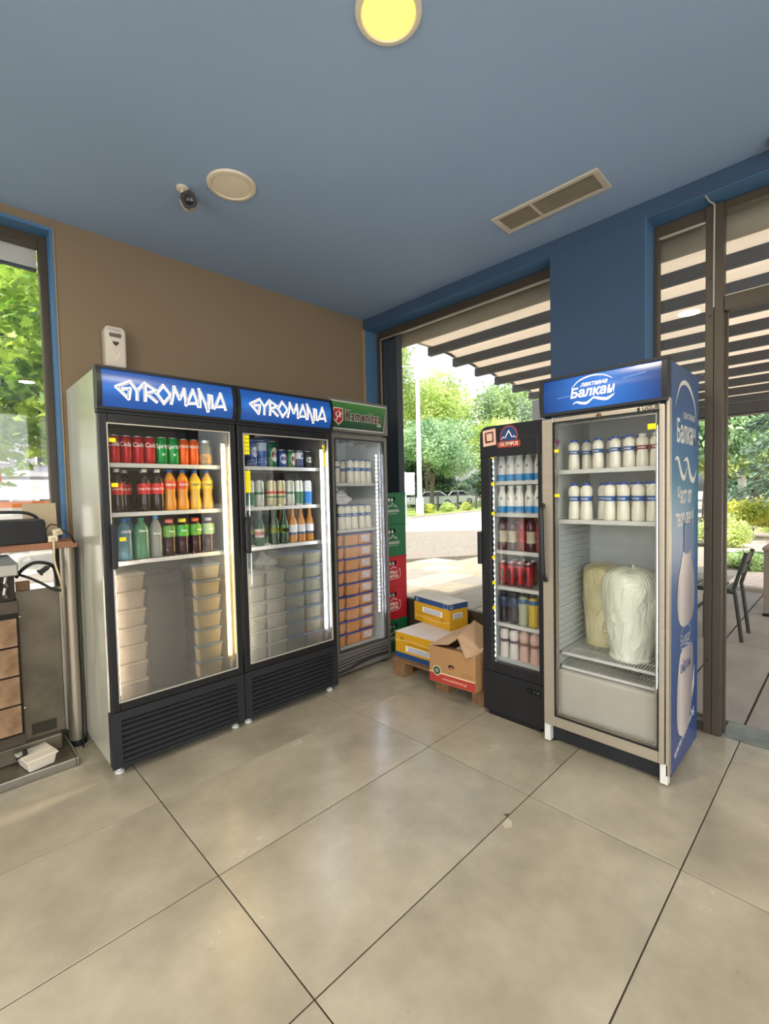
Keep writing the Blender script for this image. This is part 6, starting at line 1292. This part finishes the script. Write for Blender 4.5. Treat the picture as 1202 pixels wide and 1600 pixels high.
# ================================================================== CRATES, PALLETS, BOXES
def crate(loc, body, logo, label, group, first):
    m = mat('crate_'+body, body, 0.5, var=0.06, vscale=5); w, d, h = 0.295, 0.36, 0.279
    t = empty('beer_crate', loc, pi, label, 'crate', group)   # front faces +y of the room
    q = MB(); hw = 0.045
    sx0, sx1, sz0, sz1 = 0.075, 0.165, 0.205, 0.240
    for y0, y1 in ((0, 0.006), (d-0.006, d)):
        q.box(0, sx0, y0, y1, 0, h); q.box(sx1, w, y0, y1, 0, h); q.box(sx0, sx1, y0, y1, 0, sz0); q.box(sx0, sx1, y0, y1, sz1, h)
    q.box(0, 0.006, 0.006, d-0.006, 0, h); q.box(w-0.006, w, 0.006, d-0.006, 0, h); q.box(0.006, w-0.006, 0.006, d-0.006, 0, 0.006)
    q.build('body', m, t, bevel=0.0015, seg=1)
    box('rim', m, -0.003, w+0.003, -0.003, 0.004, h-0.016, h-0.001, t, bevel=0.002)
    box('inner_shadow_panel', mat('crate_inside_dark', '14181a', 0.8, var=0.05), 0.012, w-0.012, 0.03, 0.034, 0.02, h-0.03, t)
    for k in range(2): MB().lathe([(0.013, 0), (0.013, 0.03), (0.010, 0.032), (0, 0.032)], 12).build('bottle_neck', M_lid, t, (0.100+0.038*k, 0.020-0.004, 0.200), smooth=True)
    fn = lambda x, z: (x, -0.0012, z); q = MB()
    if logo == 'mount':
        ribbon(q, [(0.075, 0.150), (0.098, 0.172), (0.108, 0.160), (0.128, 0.190), (0.150, 0.158), (0.162, 0.172), (0.185, 0.148)], 0.006, fn)
        decal_text(q, 'ПИРИНСКО', 0.030, fn, 0.130, 0.118, bold=0.0006, sx=0.95); ribbon(q, [(0.07, 0.096), (0.19, 0.096)], 0.002, fn)
    else:
        decal_text(q, 'STELLA', 0.034, fn, 0.130, 0.140, bold=0.001, sx=0.9); decal_text(q, 'ARTOIS', 0.034, fn, 0.130, 0.105, bold=0.001, sx=0.9)
        ribbon(q, smoothp([(0.195, 0.150), (0.205, 0.165), (0.212, 0.13), (0.205, 0.095), (0.16, 0.082), (0.08, 0.082), (0.066, 0.09)], 5), 0.004, fn)
        ribbon(q, [(0.09, 0.172), (0.11, 0.180), (0.125, 0.195), (0.14, 0.180), (0.17, 0.174)], 0.005, fn)
    q.build('crest_lettering', M_pw, t)
    return t
for i, (c_, l_, lab) in enumerate([('1a6a42', 'mount', 'green beer crate at the bottom, resting on the floor'), ('b8202c', 'stella', 'red beer crate, lower of the two red ones'), ('b8202c', 'stella', 'red beer crate, upper of the two red ones'), ('1a6a42', 'mount', 'green beer crate, second from the top of the stack'), ('1a6a42', 'mount', 'green beer crate at the very top of the stack')]):
    crate((-0.852-0.001*i, -0.615-0.003*(i % 2), 0.0005+i*0.2795), c_, l_, lab, 'beer crates stacked beside the grey fridge', None)
M_wood = mat('pallet_wood', '6f5238', 0.8, color2='8a6a4a', vscale=5, stretch=(1, 8, 6), bump=0.4, bscale=20)
def pallet(loc, w, d, label, bw, inset, h):
    t = empty('wooden_pallet', loc, 0, label, 'pallet')
    for i in range(4): box('deck_board', M_wood, -d+i*(d-0.08)/3, -d+0.08+i*(d-0.08)/3, 0, w, h-0.018, h, t, bevel=0.002)
    for y in (0.0, w/2, w-bw):
        box('stringer_board', M_wood, -d, -inset, y, y+bw, h-0.034, h-0.018, t, bevel=0.002)
        for x in (-0.10-inset, -d): box('block', M_wood, x, x+0.10, y, y+bw, 0.014, h-0.034, t, bevel=0.003)
        box('skid_board', M_wood, -d, -inset, y, y+bw, 0.0, 0.014, t, bevel=0.002)
    return t
pallet((-0.600, -0.262, 0), 0.84, 0.52, 'wooden pallet carrying the yellow and brown cardboard boxes', 0.115, 0.0, 0.130)
M_cy = mat('yellow_carton', 'c9961a', 0.6, var=0.06, vscale=3); M_cb = mat('blue_carton_band', '1f4477', 0.6, var=0.05); M_ct = mat('white_carton_top', 'd8cfc6', 0.5, var=0.04, vscale=4)
M_tape = mat('clear_tape', 'd9b96a', 0.25, var=0.04)
def yellow_box(loc, rot, w, d, h, band_top, label, qrow):
    # front faces +x of the room; width along y
    t = empty('yellow_carton', loc, rot, label, 'box')
    MB().box(-d, 0, 0, w, 0, h-0.002).build('body', M_cy, t, bevel=0.002)
    b0, b1 = (h-0.045, h-0.004) if band_top else (0.004, 0.045)
    MB().box(0.0001, 0.0012, 0.001, w-0.001, b0, b1).box(-d+0.001, -0.001, w, w+0.0012, b0, b1).build('blue_band', M_cb, t)
    MB().box(-d-0.001, 0.002, -0.001, w/2-0.001, h-0.002, h+0.001).box(-d-0.001, 0.002, w/2+0.001, w+0.002, h-0.002, h+0.001).build('top_flap', M_ct, t)
    lz = h*0.52 if band_top else h*0.42
    q = MB(); q.box(0.0002, 0.0016, w*0.25, w*0.80, lz-0.020, lz+0.022); q.box(-d*0.68, -d*0.18, w+0.0002, w+0.0016, lz-0.020, lz+0.022); q.build('text_panel', M_pw, t)
    q = MB()
    for k in range(4):
        z = lz+0.014-k*0.0095; q.box(0.0016, 0.0020, w*0.28+0.008*(k % 2), w*0.77-0.01*(k == 3), z-0.0022, z+0.0022); q.box(-d*0.65, -d*0.21, w+0.0016, w+0.0020, z-0.0022, z+0.0022)
    q.build('printed_lines', M_cb, t)['kind'] = 'stuff'
    q = MB(); f_ = lambda y, z: (0.0022, y, z); f2_ = lambda x, z: (x, w+0.0022, z)
    sy = w*0.90 if band_top else w*0.10
    bz = (b0+b1)/2
    ribbon(q, [(sy-0.022, b0+.003), (sy+0.022, b0+.003), (sy+0.022, b1-.003), (sy-0.022, b1-.003), (sy-0.022, b0+.003)], 0.002, f_) if band_top else ribbon(q, [(w*0.86-0.022, b0+.003), (w*0.86+0.022, b0+.003), (w*0.86+0.022, b1-.003), (w*0.86-0.022, b1-.003), (w*0.86-0.022, b0+.003)], 0.002, f_)
    cy = w*0.10 if band_top else w*0.86
    for k in range(16):
        a = 2*pi*k/16; b_ = 2*pi*(k+1)/16
        ribbon(q, [(cy+0.013*cos(a), bz+0.011*sin(a)), (cy+0.013*cos(b_), bz+0.011*sin(b_))], 0.003, f_)
        ribbon(q, [(-d*0.10+0.013*cos(a), bz+0.011*sin(a)), (-d*0.10+0.013*cos(b_), bz+0.011*sin(b_))], 0.003, f2_)
    q.build('round_mark', M_pw, t)['kind'] = 'stuff'
    q = MB(); yy = w*0.80 if band_top else w*0.16; zz = h*0.28 if band_top else h*0.76
    for dy in (-0.012, 0.004):
        for dz in (-0.014, 0.004): ribbon(q, [(yy+dy, zz+dz), (yy+dy+0.009, zz+dz), (yy+dy+0.009, zz+dz+0.011), (yy+dy, zz+dz+0.011), (yy+dy, zz+dz)], 0.003, f_)
    ribbon(q, [(w*0.08 if band_top else w*.30, h*0.38 if band_top else h*0.62), (w*0.62 if band_top else w*.9, h*0.36 if band_top else h*0.60)], 0.003, f_)
    q.build('handling_symbols', mat('dark_brown_print', '6a4a1a', 0.6, var=0.1), t)
    P = smoothp([(0.0, h*0.20), (w*0.3, h*0.23), (w*0.6, h*0.20), (w*0.85, h*0.24), (w, h*0.3)], 4) if band_top else smoothp([(0.0, h*0.66), (w*0.3, h*0.73), (w*0.6, h*0.72), (w, h*0.66)], 4)
    q = MB(); ribbon(q, P, 0.009, lambda y, z: (0.0026, y, z)); q.build('strapping_tape', M_tape, t)
    return t
yellow_box((-0.630, -0.262, 0.1305), 0.0, 0.44, 0.50, 0.200, False, 'yellow and blue cardboard box on the pallet, under the other yellow box', 0)
yellow_box((-0.965, -0.360, 0.3325), radians(-10), 0.435, 0.19+.0, 0.205, True, 'yellow and blue cardboard box lying on top of the other one', 1)
# brown open box
M_card = mat('brown_cardboard', 'a37b52', 0.75, var=0.06, vscale=3, bump=0.1, bscale=60); M_card2 = mat('pale_cardboard', 'b99876', 0.75, var=0.05, vscale=4)
t = empty('open_cardboard_box', (-0.462, 0.222, 0.1305), radians(4), 'brown cardboard box with red stripe and half-open flaps beside the narrow fridge', 'box')
w, d, h = 0.375-.02, 0.40, 0.258
# walls, the front one with a hand hole
q = MB(); q.box(-0.004, 0, 0, w, 0, h-0.02); q.box(-d, -d+0.004, 0, w, 0, h-0.02); q.box(-d+0.004, -0.004, 0, 0.004, 0, h-0.02); q.box(-d+0.004, -0.004, w-0.004, w, 0, h-0.02); q.box(-d+0.004, -0.004, 0.004, w-0.004, 0, 0.004)
q.build('body', M_card, t, bevel=0.001, seg=1)
MB().box(0.0002, 0.0014, 0.001, w-0.001, 0.004, 0.062).build('red_band', mat('brick_red_print_band', 'a5382e', 0.6, var=0.06), t)
MB().box(0.0002, 0.0016, 0.001, w-0.001, 0.062, 0.069).build('cream_stripe', mat('cream_stripe', 'd9c09a', 0.6, var=0.04), t)
f_ = lambda y, z: (0.0020, y, z)
q = MB(); disc2(q, 0.062, 0.080, 0.034, f_, 26); q.build('badge_rim', mat('cream_stripe', 'd9c09a'), t)
q = MB(); disc2(q, 0.062, 0.080, 0.028, lambda y, z: (0.0026, y, z), 26); q.build('badge', mat('dark_green_badge', '33483a', 0.6, var=0.1), t)
q = MB(); disc2(q, 0.062, 0.080, 0.014, lambda y, z: (0.0031, y, z), 18); q.build('badge_centre', mat('pale_green_badge', '7d9078', 0.6, var=0.1), t)
q = MB(); decal_text(q, 'www.pitabakery.gr', 0.026, lambda y, z: (0.0022, y, z), 0.20, 0.034, sx=0.95); q.build('lettering', mat('pinkish_white_print', 'e2b8a6', 0.6, var=0.03), t)
q = MB(); disc2(q, 0.175, 0.125, 0.024, lambda y, z: (0.0012, y, z), 18, 0.55); q.build('hand_hole', mat('hole_dark', '1f1610', 0.9, var=0.05), t)
q = MB(); poly2(q, [(0.164, 0.118), (0.190, 0.116), (0.192, 0.124), (0.170, 0.127)], lambda y, z: (0.0018, y, z)); q.build('hole_flap', M_card, t)
for k, yv in enumerate((0.26, 0.29, 0.315)):
    q = MB(); f5 = lambda y, z: (0.0014, y, z); ribbon(q, [(yv, 0.085), (yv+0.014, 0.085), (yv+0.014, 0.105), (yv, 0.105), (yv, 0.085)], 0.003, f5); q.build('handling_symbol', mat('brown_print_dark', '7d5636', 0.6, var=0.05), t)
def flap(pts, th, m):
    q = MB(); n = len(pts); up = (Vector(pts[1])-Vector(pts[0])).cross(Vector(pts[2])-Vector(pts[0])).normalized()*th
    q.add([tuple(p) for p in pts]+[tuple(Vector(p)+up) for p in pts], [tuple(range(n)), tuple(range(2*n-1, n-1, -1))]+[(i, i+n, (i+1) % n+n, (i+1) % n) for i in range(n)])
    return q.build('flap', m, t)
hh = h-0.02
flap([(0.0, 0.0, hh), (-0.005, 0.155, hh+0.030), (-0.19, 0.20, hh+0.085), (-0.36, 0.10, hh+0.075), (-d, 0.0, hh)], 0.004, M_card2)
flap([(0.0, w, hh-0.002), (0.045, 0.31, hh-0.01), (-0.06, 0.185, hh+0.070), (-0.30, 0.17, hh+0.13), (-d, w, hh)], 0.004, M_card2)
flap([(0.002, 0.004, hh+0.0), (0.002, w-0.004, hh), (-0.14, w-0.03, hh-0.035), (-0.14, 0.03, hh-0.035)], 0.003, M_card)
flap([(-0.10, 0.15, hh-0.02), (-0.02, 0.335, hh-0.014), (-0.12, 0.345, hh+0.01), (-0.22, 0.20, hh+0.01)], 0.003, M_ct)

# ================================================================== GYRO GRILL CORNER (left edge)
M_dirty = mat('grimy_stainless', '7d7466', 0.38, 0.6, color2='5f574b', vscale=5, bump=0.08, bscale=18)
M_burn = mat('ceramic_burner', 'a5896a', 0.85, color2='6e563e', vscale=9, bump=0.35, bscale=50)
tr = empty('drip_tray', (1.409, -0.97, 0), 0, 'low stained steel tray platform on the floor under the grill', 'tray')
box('deck', M_dirty, 0, 0.95, 0, 0.335, 0.012, 0.040, tr, bevel=0.004)
box('front_lip', M_steel, 0, 0.95, 0.335, 0.350, 0.0, 0.046, tr, bevel=0.004); box('side_lip', M_steel, -0.012, 0, 0, 0.35, 0.0, 0.046, tr, bevel=0.004)
box('rear_lip', M_steel, 0, 0.95, -0.01, 0, 0.0, 0.046, tr, bevel=0.003)
gr = empty('gyro_grill', (1.60, -0.82, 0.041), 0, 'stained stainless gyro grill with four stacked gas burners at the left edge', 'grill')
box('base_box', M_dirty, -0.16, 0.45, -0.10, 0.02, 0.0, 0.085, gr, bevel=0.006)
box('shield_panel', M_dirty, -0.185, 0.02, -0.03, -0.018, 0.085, 0.885, gr, bevel=0.003)
box('shield_edge', M_steel, -0.195, -0.183, -0.045, 0.0, 0.085, 0.885, gr, bevel=0.002)
box('grease_smear_plate', mat('dark_soot_plate', '3d382f', 0.5, 0.3, var=0.2), -0.145, -0.035, -0.0175, -0.0165, 0.105, 0.165, gr)
box('burner_column', mat('burner_column_dark', '4a4238', 0.5, 0.4, var=0.2), 0.005, 0.32, -0.02, 0.115, 0.13, 0.86, gr, bevel=0.004)
b0 = None
for i in range(4):
    if b0 is None: b0 = box('burner_plate', M_burn, 0.018, 0.300, 0.115, 0.132, 0, 0.138, gr, bevel=0.004); b0.location = (0, 0, 0.195)
    else: o = b0.copy(); COL.objects.link(o); o.parent = gr; o.location = (0, 0, 0.195+i*0.147)
box('burner_gap', mat('burner_gap_dark', '1a1612', 0.9, var=0.1), 0.010, 0.31, 0.112, 0.1155, 0.18, 0.80, gr)  # darker sheet showing between the burner plates
for z in (0.30, 0.77):
    MB().lathe([(0.007, 0), (0.007, 0.004), (0, 0.006)], 12).build('screw', M_chrome, gr, (0.003, 0.08, z), (0, -pi/2, 0))
q = MB().box(0.015, 0.30, -0.01, 0.10, 0.86, 0.985); q.build('head_core', mat('dark_head', '26221d', 0.6, 0.3, var=0.2), gr, bevel=0.004)
box('head_cover', M_steel, 0.0, 0.32, -0.02, 0.125, 0.985, 1.045, gr, bevel=0.006)
MB().add([(0.0, -0.02, 1.045), (0.32, -0.02, 1.045), (0.32, 0.125, 1.045), (0.0, 0.125, 1.045), (0.03, 0.0, 1.085), (0.32, 0.0, 1.085), (0.32, 0.09, 1.085), (0.03, 0.09, 1.085)], [(0, 3, 2, 1), (4, 5, 6, 7), (0, 1, 5, 4), (1, 2, 6, 5), (2, 3, 7, 6), (3, 0, 4, 7)]).build('head_cap', mat('grey_blue_cap', '77807e', 0.4, 0.4, var=0.05), gr)
for x, z in ((0.05, 0.90), (0.075, 0.93), (0.11, 0.905), (0.14, 0.94), (0.045, 0.955)): MB().tube([(x, 0.098, z-0.02), (x+0.01, 0.112, z), (x+0.004, 0.108, z+0.03)], 0.009, 8).build('gas_fitting', M_steel, gr, smooth=True)
box('brass_plate', mat('brownish_brass', '7a5c40', 0.5, 0.4, var=0.1), -0.06, 0.0, -0.04, -0.02, 0.885, 0.935, gr, bevel=0.003)
# white container with a black knob on the tray
t = empty('plastic_container', (1.565, -0.712, 0.041), radians(12), 'white plastic lidded container with a black knob standing on the steel tray', 'container')
M_cont = mat('cream_white_plastic', 'd6cebd', 0.4, var=0.04)
MB().add([(-0.055, -0.065, 0), (0.055, -0.065, 0), (0.055, 0.065, 0), (-0.055, 0.065, 0), (-0.065, -0.075, 0.055), (0.065, -0.075, 0.055), (0.065, 0.075, 0.055), (-0.065, 0.075, 0.055)], [(0, 3, 2, 1), (4, 5, 6, 7), (0, 1, 5, 4), (1, 2, 6, 5), (2, 3, 7, 6), (3, 0, 4, 7)]).build('body', M_cont, t, bevel=0.008, seg=3)
box('lid', M_cont, -0.069, 0.069, -0.079, 0.010, 0.053, 0.063, t, bevel=0.003, seg=2)
box('lid_front', M_cont, -0.069, 0.069, 0.013, 0.079, 0.053, 0.063, t, bevel=0.003, seg=2)
MB().tube([(0.085, -0.01, 0.062), (0.045, -0.015, 0.066)], 0.005, 8).build('spindle', M_rubber, t, smooth=True)
MB().lathe([(0.0, -0.008), (0.014, -0.007), (0.016, 0.0), (0.014, 0.007), (0.0, 0.008)], 12).build('black_knob', M_rubber, t, (0.044, -0.015, 0.078-.0), (0, pi/2, 0), smooth=True)
# round post carrying the shelf
t = empty('shelf_post', (1.354, -0.888, 0), 0, 'round brushed steel post with black foot holding the brown shelf', 'post')
MB().tube([(0, 0, 0.02), (0, 0, 1.145)], 0.0415, 28).build('tube', mat('brushed_post', 'a39a8a', 0.33, 0.7, color2='b0a694', vscale=3, stretch=(8, 8, 0.4)), t, smooth=True)
MB().lathe([(0.045, 0), (0.045, 0.03), (0.044, 0.034), (0.042, 0.034)], 28).build('foot_cap', M_rubber, t, smooth=True)
MB().lathe([(0.045, 1.138), (0.045, 1.1445), (0.0, 1.1445)], 24).build('top_flange', M_steel, t, smooth=True)
sh = tag(box('brown_shelf', mat('brown_laminate', '7b5138', 0.5, color2='8c6044', vscale=3, stretch=(1, 12, 1)), 1.345, 2.4, -0.985, -0.70, 1.146, 1.180, bevel=0.002), 'brown laminate shelf board at the left window, carried by a round post', 'shelf')
box('edge_band', mat('dark_brown_edge', '5f3f2c', 0.5, var=0.1), 1.343, 1.3455, -0.985, -0.70, 1.147, 1.179, sh)
# black appliance with carrying handle
t = empty('black_case', (1.485, -0.78, 1.1805), radians(6), 'black plastic case with a rounded carrying handle on the brown shelf', 'case')
MB().prism([(0.0, 0), (0.0, 0.105), (0.01, 0.125), (0.33, 0.125), (0.33, 0)], -0.08, 0.08).build('body', M_black, t, bevel=0.006)
q = MB().tube(smoothp([(0.012, 0.0, 0.118), (0.03, 0.0, 0.14), (0.07, 0.0, 0.158), (0.14, 0.0, 0.163), (0.30, 0.0, 0.163), (0.325, 0, 0.12)], 5), 0.008, 8); q.build('handle', M_blackm, t, smooth=True)
# beige card leaning at the window
t = tag(MB().box(0, 0.150, -0.002, 0.002, 0, 0.205).build('beige_card', mat('beige_card', 'b3a387', 0.8, var=0.04)), 'blank beige card leaning upright against the left window', 'card')
t.location = (1.395, -0.905, 1.1805); t.rotation_euler = (radians(8), 0, 0)
MB().box(0, 0.150, -0.0035, -0.0022, 0, 0.004).build('folded_edge', mat('beige_card_edge', '9a8a70', 0.8, var=0.04), t)
# plug adapters and cables
M_pl = mat('cream_plug', 'd2c6aa', 0.45, var=0.04)
def plug(loc, rot, label):
    t = empty('plug_adapter', loc, 0, label, 'plug'); t.rotation_euler = rot
    box('body', M_pl, -0.022, 0.022, -0.018, 0.018, 0, 0.034, t, bevel=0.005)
    MB().lathe([(0.009, 0), (0.009, 0.004), (0, 0.005)], 12).build('socket_boss', mat('cream_plug_dark', 'b5a888', 0.5, var=0.05), t, (0, 0.018, 0.017), (-pi/2, 0, 0))
    return t
plug((1.424, -0.735, 1.2135), (0, radians(12), 0.2), 'upper cream plug adapter on the brown shelf')
plug((1.448, -0.725, 1.1805), (0, 0, -0.1), 'lower cream plug adapter on the brown shelf edge')
def cable(label, pts, r, m, name='cable'):
    return tag(MB().tube(smoothp(pts, 7), r, 7).build(name, m, smooth=True), label, 'cable')
M_ck = mat('black_cable_sheath', '161616', 0.5, var=0.05); M_cc = mat('cream_cable_sheath', 'c4b48c', 0.5, var=0.05)
cable('cream cable hanging from the lower plug adapter down to the grill', [(1.448, -0.702, 1.19), (1.450, -0.688, 1.15), (1.450, -0.69, 1.08), (1.435, -0.68, 1.00), (1.418, -0.72, 0.93), (1.413, -0.755, 0.88)], 0.005, M_cc)
cable('thin black cable looping over the plug adapters on the shelf', [(1.473, -0.72, 1.187), (1.476, -0.72, 1.24), (1.455, -0.72, 1.272), (1.42, -0.72, 1.262), (1.405, -0.70, 1.235)], 0.003, M_ck)
cable('thick black cable leaving the plugs and dropping behind the post', [(1.408, -0.69, 1.240), (1.385, -0.685, 1.222), (1.366, -0.69, 1.19), (1.350, -0.72, 1.13), (1.345, -0.76, 0.9), (1.345, -0.77, 0.6), (1.338, -0.80, 0.35), (1.342, -0.80, 0.1), (1.345, -0.80, 0.008)], 0.006, M_ck)
cable('thick black hose arching over the grill shield', [(1.60, -0.80, 1.005), (1.575, -0.78, 1.045), (1.53, -0.765, 1.075), (1.48, -0.76, 1.07), (1.445, -0.77, 1.045), (1.43, -0.79, 0.99), (1.425, -0.80, 0.94)], 0.009, M_ck, 'gas_hose')
cable('black cable crossing down along the grill shield top', [(1.590, -0.79, 1.02), (1.55, -0.775, 1.0), (1.50, -0.765, 0.965), (1.45, -0.76, 0.925), (1.415, -0.755, 0.915)], 0.007, M_ck)
t = empty('cable_plug', (1.485, -0.765, 1.035), 0, 'dark angled plug connector hanging above the grill shield', 'plug'); t.rotation_euler = (0, radians(35), 0)
box('body', M_ck, -0.022, 0.022, -0.012, 0.012, -0.012, 0.012, t, bevel=0.004)
box('grip', M_ck, 0.018, 0.030, -0.009, 0.009, -0.018, 0.018, t, bevel=0.004)
MB().tube([(-0.02, 0, 0), (-0.05, 0, -0.012)], 0.005, 7).build('strain_relief', M_ck, t, smooth=True)
